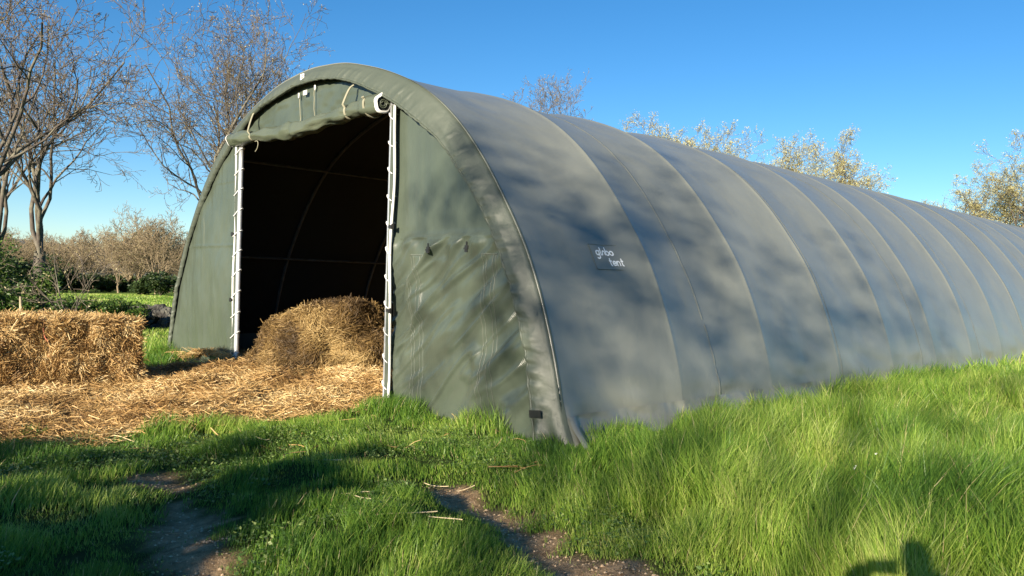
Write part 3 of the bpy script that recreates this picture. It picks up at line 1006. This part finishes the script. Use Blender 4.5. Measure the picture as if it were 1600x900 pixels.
    def wr_right(t, z):
        low = sstep(2.08, 1.9, z)
        a = -t * .80 + z * .60; b = t * .62 + z * .78            # folds run down from upper right to lower left
        fan = fbm(N1, b * 3.1 + .35 * a, a * .55 + 3, 3) - .5
        fan2 = fbm(N2, b * 6.5 + .6 * a, a * .9, 2) - .5
        d = low * (fan * .085 + fan2 * .03) * (.5 + .5 * sstep(0, .6, z))
        rg = 1 - np.abs(2 * fbm(N4, b * 2.4 + .2 * np.sin(a * 2), a * .5 + 9, 2) - 1)
        d = d - low * .05 * sstep(.74, 1.0, rg)
        rg3 = 1 - np.abs(2 * fbm(N5, b * 6.2 + 4, a * .8 + 2, 2) - 1)
        d = d - low * .022 * sstep(.78, 1.0, rg3)
        rg4 = 1 - np.abs(2 * fbm(N2, b * 3.3 + 8 + .5 * t, a * .7 + 7, 2) - 1)
        d = d - low * .035 * sstep(.80, 1.0, rg4)
        d = d + low * .03 * np.sin(t * 16 + z * 1.5) * np.exp(-((z - 1.95) / .16) ** 2)     # gathers below the seam
        d = d + (1 - low) * ((fbm(N3, t * 3, z * .5, 3) - .5) * .05 + .01 * (N4(t * 9, z * .8) - .5))
        for tc in (1.08, 2.32):
            e = np.abs(t - tc)
            d = d - .008 * sstep(.105, .095, e) * low * sstep(1.80, 1.78, z)
        d = d - .012 * np.exp(-((z - 2.0) / .012) ** 2)
        return d

    def wr_left(t, z):
        d = (fbm(N3, t * 2.6 + 30, z * .9, 4) - .5) * .07 + (fbm(N4, t * 6 + 5, z * 1.3, 2) - .5) * .015
        d = d - .010 * np.exp(-((z - 1.985) / .010) ** 2) - .008 * np.exp(-((z - 3.0) / .010) ** 2)
        return d + .03 * sstep(7.2, 6.9, t) * 0

    def wr_top(t, z):
        return (fbm(N1, t * 1.6 + 9, z * 3.5, 3) - .5) * .09 + (fbm(N2, t * 5, z * 5, 2) - .5) * .02
    tR, tL = 2.83, 6.86
    DZ = 3.56
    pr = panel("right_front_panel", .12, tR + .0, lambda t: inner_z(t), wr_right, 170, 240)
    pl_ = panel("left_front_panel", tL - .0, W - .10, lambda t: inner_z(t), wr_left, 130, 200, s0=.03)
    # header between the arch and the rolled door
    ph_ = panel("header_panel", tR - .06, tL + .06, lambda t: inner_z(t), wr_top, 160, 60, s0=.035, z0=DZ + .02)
    # webbing seams of the two pockets on the right panel
    def on_right(t, z, off=.004): return loc(T(t, .05 + wr_right(t, z) - off, z))
    for tc in (1.08, 2.32):
        for dt in (-.10, -.05, .05, .10):
            z = np.linspace(.02, 1.80, 70); m = MB()
            m.tube(on_right(np.full(70, tc + dt) + .02 * (z - 1), z, .003), .0035, 5)
            m.build("stitch_line", M_seam, pr)
        z = np.full(12, 1.8); t = np.linspace(tc - .11, tc + .11, 12); m = MB(); m.tube(on_right(t, z, .004), .005, 5); m.build("stitch_line", M_seam, pr)
    for tc, zc in ((1.996, 1.847), (1.471, 1.862)):
        m = MB(); c = loc(T(tc, .05 + float(np.min(wr_right(np.full(1, tc), np.full(1, zc)))) - .016, zc))
        m.box(c, Fv * .022, Zv * .035, Lv * .008); m.box(c + Zv * .05, Fv * .006, Zv * .025, Lv * .006)
        m.box(c - Lv * .01, Fv * .03, Zv * .008, Lv * .006)
        m.build("buckle", M_black, pr, smooth=False)
    # header details: short hanging ties, cords, white tag
    for tc, zt in ((5.07, 4.00), (4.637, 4.04)):
        m = MB(); z = np.linspace(zt, zt - .42, 12)
        m.tube(loc(T(np.full(12, tc), -.005 + wr_top(np.full(12, tc), z) - .0, z)), .005, 6); m.build("tie_cord", M_rope, ph_)
        m = MB(); m.box(loc(T(tc, -.02, zt + .02)), Fv * .014, Zv * .035, Lv * .006); m.build("cord_end", M_white, ph_)
    tg = flat_tag(4.88, 4.03, -.03, .05, .03, M_white, "white_tag", ph_, .02)

    # ---- rolled up door
    nr = 90
    q = np.linspace(0, 1, nr); tr = 2.96 + (7.02 - 2.96) * q
    zc = 3.60 + .045 * np.sin(q * PI) * -1 + .02 * np.sin(q * 9)
    rad = .098 + .012 * np.sin(q * 14) + .012 * np.sin(q * 37) + .02 * (q < .08)
    for tie in (.175, .53, .83): rad = rad - .03 * np.exp(-((q - tie) / .012) ** 2)
    na = 28
    an = np.arange(na) / na * 2 * PI
    R = rad[:, None] * (1 + .07 * np.sin(an[None] * 2 + q[:, None] * 9) + .05 * np.sin(an[None] * 5 + q[:, None] * 31))
    R = R + (fbm(N2, q[:, None] * 16 + an[None] * .8, an[None] * 2.2 / PI * 3, 3) - .5) * .05 * np.minimum(1, np.minimum(q, 1 - q) * 20)[:, None]
    P = T(tr[:, None] + 0 * R, -.065 + R * np.cos(an)[None] * 1.0, zc[:, None] + R * np.sin(an)[None] * 1.0)
    m = MB(); m.grid(loc(P), close_v=True)
    roll = m.build("rolled_door", M_roll, root)
    for k, sg in ((0, -1), (-1, 1)):            # white webbing collar and flat near-black cap painting the hollow's shade at both ends
        m = MB()
        for rr_, wdt in ((1.06, .03),):
            ring = T(np.full(na, tr[k]), -.065 + R[k] * np.cos(an) * rr_, zc[k] + R[k] * np.sin(an) * rr_)
            ring2 = ring + Fv * sg * .028
            ring3 = T(np.full(na, tr[k]), -.065 + R[k] * np.cos(an) * .8, zc[k] + R[k] * np.sin(an) * .8) + Fv * sg * .028
            m.grid(loc(np.stack([ring, ring2, ring3])), close_v=True)
        m.build("end_collar", M_white, roll)
        m = MB(); sp = np.linspace(0, 5 * PI, 60); rs = np.linspace(.07, .02, 60)
        pts = T(np.full(60, tr[k] + sg * .01), -.065 + rs * np.cos(sp), zc[k] + rs * np.sin(sp))
        m.tube(loc(pts), .006, 5); m.build("roll_spiral", M_roll, roll)
        m = MB(); m.add(loc(T(np.full(na, tr[k]), -.065 + R[k] * np.cos(an), zc[k] + R[k] * np.sin(an))), np.arange(na)[None]); m.build("roll_end", M_painted_shade, roll)
    for tc, top in ((6.337, 3.97), (3.659, 3.93), (3.15, 3.74)):
        i = np.argmin(abs(tr - tc)); r_ = rad[i] + .006
        for off in (0, .02):
            a = np.linspace(PI * .15, -PI * 1.12, 26)
            ring = np.stack([np.full(26, tc + off), -.065 - r_ * np.cos(a) * 1.0, zc[i] + r_ * np.sin(a) * 1.0], -1)
            a = np.linspace(0, 1, 10)[:-1]
            down = np.stack([tc + off - .03 * (1 - a) + .0 * a, -.05 - (r_ + .05) * a ** .6, top + (ring[0, 2] - top) * a], -1)
            if top < 3.8: down = down[-2:]
            pp = np.vstack([down, ring]); m = MB()
            m.tube(loc(T(pp[:, 0], pp[:, 1], pp[:, 2])), .0085, 6); m.build("tie_strap", M_rope, roll)
    m = MB(); q_ = np.linspace(0, 1, 14)
    m.tube(loc(T(6.2 - .1 * np.sin(q_ * 3), np.full(14, -.1), 3.5 - .12 * q_ + .03 * np.sin(q_ * 5))), .006, 5); m.build("loose_cord", M_rope, roll)

    # ---- door posts
    for k, (tc, sgn) in enumerate(((tR, -1), (tL, 1))):
        m = MB(); m.tube(loc(T(np.full(12, tc), np.full(12, -.0), np.linspace(-.02, DZ + .05, 12))), .038, 14)
        post = m.build("door_post", M_galv, root)
        # white keder edge with slight waviness
        z = np.linspace(0, DZ, 90)
        wv = sgn * (.086 + .012 * np.sin(z * 2.3 + k) + .008 * np.sin(z * 5 + 1))
        m = MB(); m.tube(loc(T(tc + wv, -.035 + .012 * np.sin(z * 3), z)), .016, 8); m.build("edge_webbing", M_white, post)
        m = MB(); A, B = np.meshgrid(np.array([0, 1.]), z, indexing='ij')
        m.grid(loc(T(tc + sgn * .02 + A * (wv - sgn * .02), -.04 + .0 * A, B))); m.build("edge_flap", M_band, post)
        n_l = 11
        for j in range(n_l):
            z0 = .22 + j * (DZ - .4) / (n_l - 1)
            kp = np.array([(.095, -.058, 0), (.04, -.056, .02), (.0, -.05, .045), (-.036, -.032, .07), (-.05, .005, .085), (-.03, .04, .09), (.03, .045, .06)])
            kp = kp * np.array([1, 1, 1 + .4 * float(N1(j * 1.7, k * 2.2))]); q_ = np.linspace(0, 6, 22)
            kp = np.stack([np.interp(q_, range(7), kp[:, c_]) for c_ in range(3)], -1)
            pts = T(tc + sgn * kp[:, 0], kp[:, 1], z0 + kp[:, 2])
            m = MB(); m.tube(loc(pts), .007, 5); m.build("lacing", M_white, post)
        for zb in ((2.13, 1.146, .1) if k == 0 else (2.15, 1.13)):
            m = MB(); c = loc(T(tc + sgn * .10, -.06, zb))
            m.box(c, Fv * .03, Zv * .018, Lv * .02); m.box(c + Fv * .03 * sgn, Fv * .012, Zv * .03, Lv * .012)
            m.build("clip", M_black, post, smooth=False)
    # ---- sandy flap at the foot of the cover, near corner
    return root


build_tent()


# ------------------------------------------------------------------ trees
def grow(seed, limbs, height, spread, levels, rad, jit=.22, upw=.10, minr=.007, kids=(7, 6, 5, 4), fork=2.2, trunk_lean=(0, 0)):
    rd = random.Random(seed)
    chains = []          # (level, pts, radii)
    tips = []

    def branch(p, d, L, r, lvl):
        n = max(3, int(L / (.5 if lvl < 2 else .3 if lvl < 4 else .2)))
        n = min(n, 9)
        pts = [p.copy()]; rs = [r]; q = p.copy(); dd = d.copy()
        for i in range(n):
            dd = dd + Vector((rd.gauss(0, jit), rd.gauss(0, jit), rd.gauss(0, jit) + upw * (1 if lvl < 3 else .5)))
            dd.normalize()
            q = q + dd * (L / n); pts.append(q.copy()); rs.append(max(minr, r * (1 - .72 * (i + 1) / n)))
        chains.append((lvl, pts, rs))
        if lvl >= levels:
            tips.append((pts[-1], dd)); tips.append((pts[-2], dd))
            return
        nk = kids[min(lvl - 1, len(kids) - 1)]
        for k in range(nk):
            f = .22 + .78 * (k + rd.random()) / nk
            j = f * n; a = int(min(j, n - 1)); fr = j - a
            pos = pts[a].lerp(pts[a + 1], min(fr, 1))
            base = (pts[a + 1] - pts[a]).normalized()
            ax = base.cross(Vector((rd.gauss(0, 1), rd.gauss(0, 1), rd.gauss(0, 1)))).normalized()
            ang = math.radians(rd.uniform(28, 62))
            nd = (Matrix.Rotation(ang, 3, ax) @ base)
            nd.z += .12; nd.normalize()
            branch(pos, nd, L * rd.uniform(.38, .62) * (1.15 - .45 * f), max(minr, (r * (1 - .72 * f)) * .62), lvl + 1)
    # trunk
    p = Vector((0, 0, -.1)); pts = [p.copy()]; rs = [rad * 1.35]; d = Vector((trunk_lean[0], trunk_lean[1], 1)).normalized()
    n = 6
    for i in range(n):
        d = (d + Vector((rd.gauss(0, .05), rd.gauss(0, .05), 0))).normalized()
        p = p + d * (fork / n); pts.append(p.copy()); rs.append(rad * (1.12 - .25 * (i + 1) / n))
    chains.append((0, pts, rs))
    for i in range(limbs):
        a = i / limbs * 2 * PI + rd.uniform(-.4, .4)
        tilt = rd.uniform(.25, .75) * spread
        if i == 0: tilt = .08
        dd = Vector((math.cos(a) * tilt, math.sin(a) * tilt, 1)).normalized()
        st = pts[-1] if i < limbs - 1 else pts[-2]
        branch(st, dd, (height - fork) * rd.uniform(.72, .95), rad * rd.uniform(.34, .55), 1)
    return chains, tips


def tree_mesh(chains, tips, trunk_lv, leaf, seed, along=0.0, zmin=None):
    r = np.random.default_rng(seed)
    tm, cm = MB(), MB()
    for lv, pts, rs in chains:
        (tm if lv <= trunk_lv else cm).tube(np.array(pts), rs, 10 if lv == 0 else 7 if lv == 1 else 5 if lv == 2 else 3, caps=lv < 3)
    lm = None
    if leaf:
        n_per, size, sprd = leaf
        P = []
        base = [np.array(t) for t, d in tips]
        for lv, pts, rs in chains:
            if lv >= 3 and r.random() < along: base += [np.array(q) for q in pts[1:]]
        base = np.array(base)
        if zmin: base = base[r.random(len(base)) < sstep(zmin, zmin + 2.2, base[:, 2])]
        P = np.repeat(base, n_per, 0) + r.normal(size=(len(base) * n_per, 3)) * sprd
        n = len(P); A = r.normal(size=(n, 3)); A /= np.linalg.norm(A, axis=1)[:, None]
        B = np.cross(A, r.normal(size=(n, 3))); B /= np.linalg.norm(B, axis=1)[:, None]
        sz = size * (.5 + r.random(n))[:, None]
        V = np.stack([P - A * sz, P + B * sz * .45, P + A * sz, P - B * sz * .45], 1).reshape(-1, 3)
        lm = (V, np.arange(n * 4).reshape(-1, 4), np.repeat(np.clip(.5 + .25 * r.normal(size=n), 0, 1), 4))
    return tm, cm, lm


def make_tree(name, label, cat, loc, proto, bark, twig, leafm, group, rot=0, scale=1.0, leafname="foliage"):
    root = thing(name, label, cat, loc, group)
    tm, cm, lm = proto
    tm.build("trunk", bark, root)
    crown = cm.build("crown", twig, root)
    if lm is not None:
        mesh_np(leafname, lm[0], [lm[1]], leafm, crown, False, {'var': lm[2]})
    root.rotation_euler = (0, 0, rot); root.scale = (scale,) * 3
    return root


def copy_tree(root, loc, rot, sc, label, group=None, name=None):
    r = root.copy(); C.objects.link(r); r.location = loc; r.rotation_euler = (0, 0, rot)
    r.scale = sc if hasattr(sc, '__len__') else (sc,) * 3
    r['label'] = label
    if group: r['group'] = group
    for ch in list(root.children):
        c = ch.copy(); C.objects.link(c); c.parent = r
        for g in list(ch.children):
            d = g.copy(); C.objects.link(d); d.parent = c
    return r


def at(px, Y):
    return ((px - 800) / FPX * Y, Y, 0.0)


def ground_at(px, Y, dz=0):
    x, y, _ = at(px, Y); return (x, y, dz)


GB = 'bare trees beyond the dry stone wall'
pA = tree_mesh(*grow(3, 5, 9.4, .80, 5, .18, kids=(6, 5, 4, 3), fork=2.2), 2, (1, .018, .02), 1)
tA = make_tree("oak_tree", "bare grey oak with forked trunk standing right behind the straw bale", "tree", ground_at(66, 24), pA, M_bark, M_twig, M_bud, GB, 1.0)
pB = tree_mesh(*grow(12, 6, 11.3, 1.05, 5, .16, kids=(8, 6, 4, 3), fork=2.6), 2, (1, .026, .03), 2)
tB = make_tree("oak_tree", "tall budding bare oak rising just left of the tent arch", "tree", ground_at(336, 30), pB, M_bark, M_twig, M_bud, 'bare trees behind the tent', 2.0)
copy_tree(tB, ground_at(425, 35), .7, 1.0, "budding bare oak whose crown shows right above the tent arch")
copy_tree(tA, ground_at(-70, 19), 2.6, 1.0, "bare oak cut by the left edge of the photo, nearest on the left", GB)
copy_tree(tA, ground_at(-10, 30), 4.2, (1.05, 1.05, 1.1), "bare oak further back at the left edge, behind the bramble thicket", GB)
# yellow flowering trees behind the tent
pY = tree_mesh(*grow(21, 7, 11.3, 1.15, 5, .19, jit=.24, kids=(8, 6, 5, 3), fork=2.4), 2, (4, .038, .09), 3, .15)
GY = 'yellow budding trees behind the tent roof'
tY = make_tree("budding_tree", "yellowish budding tree crown above the middle of the tent roof, left of the pair", "tree", ground_at(1085, 46), pY, M_bark, M_twig, M_catkin, GY, .4, 1.0, "catkins")
copy_tree(tY, ground_at(1245, 50), 2.3, (1.0, 1.0, .98), "yellowish budding tree crown above the tent roof, right of the pair")
copy_tree(tY, ground_at(1532, 52), 4.0, (1.15, 1.15, .94), "broad yellow budding tree standing alone above the far right end of the roof")
copy_tree(tY, ground_at(1165, 58), 5.0, (.9, .9, .98), "yellowish budding tree dipping between the two higher crowns above the roof")
copy_tree(tB, ground_at(838, 42), 3.2, (.95, .95, 1.06), "thin bare treetop peeking over the ridge of the tent")
copy_tree(tB, ground_at(985, 50), 5.1, (.8, .8, .86), "small bare treetop just showing over the roof left of the yellow trees")

# distant woodland edge beyond the meadow
GW = 'bare brown trees at the far edge of the meadow'
protos = []
for k, (sd, lim) in enumerate(((31, 7), (32, 6), (33, 8))):
    pr_ = tree_mesh(*grow(sd, lim, 6.4, 1.1, 4, .11, jit=.26, minr=.013, kids=(8, 6, 4), fork=1.0), 1, (1, .035, .06), 40 + k, .0)
    protos.append(pr_)
rd = random.Random(5)
first = [None] * 3
leafs = [M_bud, M_bud, M_catkin]
wd = []
for i in range(34):
    px = -40 + i * 10.4 + rd.uniform(-4, 4)
    wd.append((px, rd.uniform(58, 80), rd.uniform(.58, .86)))
wd.append((216, 60, .98))
for i, (px, Y, sc) in enumerate(wd):
    k = rd.randrange(3)
    if i == 34: k = 2
    if i == 34: where, grp = "rounded olive tinted crown standing tallest in the far treeline", None
    elif px < 60: where, grp = "bare brown tree far behind, left of the forked oak trunk", "treeline left of the forked oak"
    elif px < 150: where, grp = "bare brown tree of the far treeline, just right of the forked oak trunk", "treeline right of the forked oak"
    elif px < 218: where, grp = "bare brown tree of the far treeline, left beside the tall olive crown", "treeline beside the olive crown"
    else: where, grp = "bare brown tree of the far treeline, close to the tent's left edge", "treeline at the tent edge"
    loc = ground_at(px, Y)
    if first[k] is None:
        o = first[k] = make_tree("woodland_tree", where, "tree", loc, protos[k], M_dtwig, M_dtwig, leafs[k], grp, rd.random() * 6, sc)
    else:
        o = copy_tree(first[k], loc, rd.random() * 6, sc, where, grp)
    if not grp and 'group' in o: del o['group']


# ---- leafy bushes
def bush(name, label, cat, loc, R, n, size, mat, group, seed, stems=14, stem_m=None, lumps=9, low=.0):
    r = np.random.default_rng(seed)
    root = thing(name, label, cat, loc, group)
    R = np.array(R)
    cen = r.normal(size=(lumps, 3)) * np.array([.45, .45, .3]); cen[:, 2] = np.abs(cen[:, 2]) * 1.3 + .35
    P = []
    rad = .28 + .25 * r.random(lumps)
    idx = r.integers(0, lumps, n)
    d = r.normal(size=(n, 3)); d /= np.linalg.norm(d, axis=1)[:, None]
    P = cen[idx] + d * (rad[idx] * r.random(n) ** .45)[:, None]
    P = P * R; P = P[P[:, 2] > low * R[2]]
    nn = Noise3(seed)
    P = P[nn(P * 2.2 / R.max() * 2) > .28 + .2 * r.random(len(P))]
    n = len(P)
    A = r.normal(size=(n, 3)); A[:, 2] *= .5; A /= np.linalg.norm(A, axis=1)[:, None]
    B = np.cross(A, r.normal(size=(n, 3))); B /= np.linalg.norm(B, axis=1)[:, None]
    Cn = np.cross(A, B)
    sz = (size * (.6 + .8 * r.random(n)))[:, None]
    V = np.stack([P - A * sz, P + B * sz * .6 + Cn * sz * .15, P + A * sz, P - B * sz * .6 + Cn * sz * .15], 1).reshape(-1, 3)
    var = np.repeat(np.clip(nn(P * 4) * .7 + .15 + r.normal(size=n) * .15, 0, 1), 4)
    mesh_np("foliage", V, [np.arange(n * 4).reshape(-1, 4)], mat, root, False, {'var': var})
    m = MB()
    for i in range(stems):
        a = r.random() * 2 * PI; q = np.linspace(0, 1, 9); ln = .75 + .5 * r.random()
        x = np.cos(a) * q ** 1.2 * ln * .8 * R[0]; y = np.sin(a) * q ** 1.2 * ln * .8 * R[1]
        z = (q * 1.9 - q ** 2 * (.8 + .7 * r.random())) * R[2] * (.6 + .6 * r.random())
        pts = np.stack([x, y, z], -1) + r.normal(size=(9, 3)) * .03
        m.tube(pts, .012 * (1.2 - q * .8), 4, caps=False)
    m.build("stems", stem_m or M_twig, root)
    return root


GBush = 'bramble bushes along the stone wall'
bush("bramble_bush", "green bramble thicket at the left edge behind the bale", "bush", ground_at(15, 20.5), (1.3, 1.0, 1.15), 9000, .04, M_leaf, GBush, 61)
bush("bramble_bush", "dark bramble around the foot of the forked oak trunk", "bush", ground_at(70, 21.5), (.9, .8, .85), 6000, .04, M_leaf, GBush, 62)
bush("bramble_bush", "low leafy bramble between the oak trunk and the stone wall", "bush", ground_at(138, 20), (.95, .7, .62), 6500, .04, M_leaf, GBush, 63)
bush("bramble_bush", "small bramble ending beside the dark stones of the wall", "bush", ground_at(182, 20.5), (.6, .5, .5), 3200, .038, M_leaf, GBush, 64)
bush("bramble_bush", "tall loose bramble beyond the wall at far left", "bush", ground_at(-35, 23), (1.6, 1.2, 1.7), 9000, .045, M_leaf, GBush, 65)
GH = 'dark evergreen shrubs under the far treeline'
for i, (px, Y, rx, rz, lab) in enumerate(((250, 54, 1.6, 1.25, "dark evergreen shrub at the meadow edge beside the tent"), (222, 56, 1.2, .9, "low dark evergreen shrub left of the one beside the tent"),
                                          (150, 60, 1.8, 1.0, "dark shrub under the far trees in the middle"), (105, 58, 1.5, 1.3, "dark shrub under the far trees right of the oak trunk"), (30, 54, 2.6, 2.2, "dark shrub mass under the far trees at left"), (185, 62, 1.8, 1.0, "low dark shrub under the olive tinted crown"))):
    bush("evergreen_shrub", lab, "shrub", ground_at(px, Y), (rx, rx, rz), 5000, .10, M_ever, GH, 70 + i, 5)

# sapling with arching bare branches in front of the meadow
sp = tree_mesh(*grow(52, 6, 2.6, 1.9, 3, .035, jit=.25, upw=.02, minr=.006, kids=(5, 4), fork=.4), 1, (1, .025, .02), 9)
make_tree("sapling", "dark leafless sapling with arching branches in front of the meadow", "sapling", ground_at(112, 19.0), sp, M_bark, M_twig, M_bud, None, .5)


# ---- dry stone wall
def build_wall():
    r = np.random.default_rng(8)
    root_m = MB()
    a = np.array(ground_at(-60, 22.8)[:2]); b = np.array(ground_at(300, 21.6)[:2])
    d = (b - a); Ln = np.hypot(*d); d /= Ln
    ico = []
    nlat, nlon = 5, 7
    for k in range(520):
        s = r.random() * Ln; lay = r.random()
        hgt = .52 * (.75 + .35 * math.sin(s * 1.3) ** 2)
        z = lay * hgt; off = (r.random() - .5) * .5 * (1 - .6 * lay)
        c = np.array([a[0] + d[0] * s - d[1] * off, a[1] + d[1] * s + d[0] * off, z])
        sz = np.array([.10 + .14 * r.random(), .10 + .1 * r.random(), .06 + .08 * r.random()])
        th = np.linspace(0, PI, nlat + 2)[1:-1]; ph = np.linspace(0, 2 * PI, nlon, endpoint=False)
        TH, PH = np.meshgrid(th, ph, indexing='ij')
        P = np.stack([np.sin(TH) * np.cos(PH), np.sin(TH) * np.sin(PH), np.cos(TH)], -1)
        P = np.sign(P) * np.abs(P) ** .7 * (1 + .25 * (r.random(P.shape[:2])[..., None] - .5)) * sz
        q = Matrix.Rotation(r.random() * 6, 3, Vector(r.normal(size=3)))
        P = P @ np.array(q).T + c
        base = root_m.n
        root_m.grid(P, close_v=True)
        root_m.f.setdefault(nlon, []).append(np.array([[base + i for i in range(nlon)]]))
        root_m.f.setdefault(nlon, []).append(np.array([[base + (nlat - 1) * nlon + i for i in range(nlon)][::-1]]))
    o = root_m.build("stone_wall", M_stone, None, smooth=False)
    tag(o, "low tumbled dry stone wall of dark stones between the bale and the meadow", "wall")


build_wall()
m = MB(); m.tube([(0, 0, 0), (.02, 0, .4), (.0, 0, .95)], .03, 8)
o = m.build("wooden_stake", plain("pale_wood", (.5, .42, .3), .8)); o.location = ground_at(33, 16.5)
tag(o, "pale wooden stake poking up behind the top of the straw bale", "stake")


# ------------------------------------------------------------------ what stands behind the camera and shades the grass
GS = 'trees behind the viewer that shade the grass and the tent'
pS = tree_mesh(*grow(81, 6, 12.5, .8, 3, .2, kids=(7, 6), fork=3.4), 2, (5, .11, .26), 5, .3, 8.2)
tS = make_tree("shade_tree", "leafy oak behind the viewer shading the tent side", "tree", (-8.2, -17.0, 0), pS, M_bark, M_twig, M_ever, GS, 0, 1.0, "foliage")
copy_tree(tS, (-4.6, -21.0, 0), 1.3, .80, "leafy oak further back behind the viewer")
bush("shade_bush", "dense evergreen bush behind the viewer on the left", "bush", (-7.15, -5.5, 0), (2.3, 1.6, 2.8), 50000, .07, M_ever, "bushes behind the viewer", 91, 20, lumps=16)
bush("shade_bush", "dense evergreen bush beside the first bush behind the viewer", "bush", (-11.2, -4.8, 0), (2.0, 1.6, 2.35), 24000, .07, M_ever, "bushes behind the viewer", 92, 20, lumps=16)


# ------------------------------------------------------------------ the person taking the picture (only the shadow shows)
def build_person():
    J = {'pel': (0, -.50, .92), 'che': (0, -.48, 1.18), 'sho': (0, -.47, 1.42), 'nec': (0, -.46, 1.51), 'hd0': (0, -.44, 1.58), 'hd1': (0, -.43, 1.67), 'hd2': (0, -.44, 1.75)}
    R = {'pel': .15, 'che': .14, 'sho': .12, 'nec': .055, 'hd0': .075, 'hd1': .09, 'hd2': .06}
    E = [('pel', 'che'), ('che', 'sho'), ('sho', 'nec'), ('nec', 'hd0'), ('hd0', 'hd1'), ('hd1', 'hd2')]
    for s, n in ((-1, 'l'), (1, 'r')):
        for k, p, r_ in (('a', (s * .19, -.48, 1.43), .085), ('b', (s * .31, -.34, 1.40), .075), ('c', (s * .16, -.17, 1.47), .06), ('d', (s * .08, -.13, 1.50), .05),
                         ('h', (s * .10, -.50, .82), .10), ('k', (s * .12, -.47, .48), .07), ('f', (s * .13, -.50, .08), .045), ('t', (s * .15, -.34, .04), .04)):
            J[n + k] = p; R[n + k] = r_
        E += [('sho', n + 'a'), (n + 'a', n + 'b'), (n + 'b', n + 'c'), (n + 'c', n + 'd'), ('pel', n + 'h'), (n + 'h', n + 'k'), (n + 'k', n + 'f'), (n + 'f', n + 't')]
    ks = list(J); me = bpy.data.meshes.new("person")
    me.from_pydata([J[k] for k in ks], [(ks.index(a), ks.index(b)) for a, b in E], [])
    o = bpy.data.objects.new("person", me); C.objects.link(o)
    sk = o.modifiers.new("skin", 'SKIN')
    if not me.skin_vertices: 
        bpy.context.view_layer.objects.active = o
    if me.skin_vertices:
        for i, k in enumerate(ks):
            me.skin_vertices[0].data[i].radius = (R[k], R[k]); me.skin_vertices[0].data[i].use_root = (k == 'pel')
    o.modifiers.new("sub", 'SUBSURF').levels = 1
    o.modifiers["sub"].render_levels = 1
    me.materials.append(plain("dark_cloth", (.05, .06, .09), .8))
    tag(o, "person in dark clothes standing behind the viewpoint with both hands raised", "person")
    m = MB(); m.box((0, -.085, 1.49), (.075, 0, 0), (0, .004, 0), (0, 0, .037))
    p = m.build("phone", M_black, None, smooth=False); tag(p, "black phone held level by the person behind the viewpoint", "phone")


build_person()

# ------------------------------------------------------------------ small white flowers in the tall grass
for i, (px, py, lab) in enumerate(((1540, 745, "small white flower cluster at the far right of the tall grass"), (1376, 716, "tiny white flower left of the larger cluster, higher up"),
                                   (1344, 730, "tiny white flower between the dead stalk and the pair on the right"), (1525, 718, "faint white flower just above the larger white cluster"))):
    yh = 444 + (px - 800) * .028
    Y = 1.25 * FPX / (py - yh); X = (px - 800) / FPX * Y
    root = thing("wild_flower", lab, "flower", (X, Y, H(X, Y)), "white wild flowers in the grass")
    m = MB(); m.tube([(0, 0, 0), (.01, 0, .13), (0, .01, .26)], .0025, 4); m.build("stem", M_grass_stem, root)
    m = MB(); r = np.random.default_rng(i)
    for k in range(16 if i == 0 else 7):
        c = np.array([0, 0, .265]) + r.normal(size=3) * (.014 if i == 0 else .007); a = r.normal(size=3); a /= np.linalg.norm(a); b = np.cross(a, r.normal(size=3)); b /= np.linalg.norm(b)
        m.add([c - a * .007, c + b * .005, c + a * .007, c - b * .005], [[0, 1, 2, 3]])
    m.build("petals", M_logo, root, smooth=False)
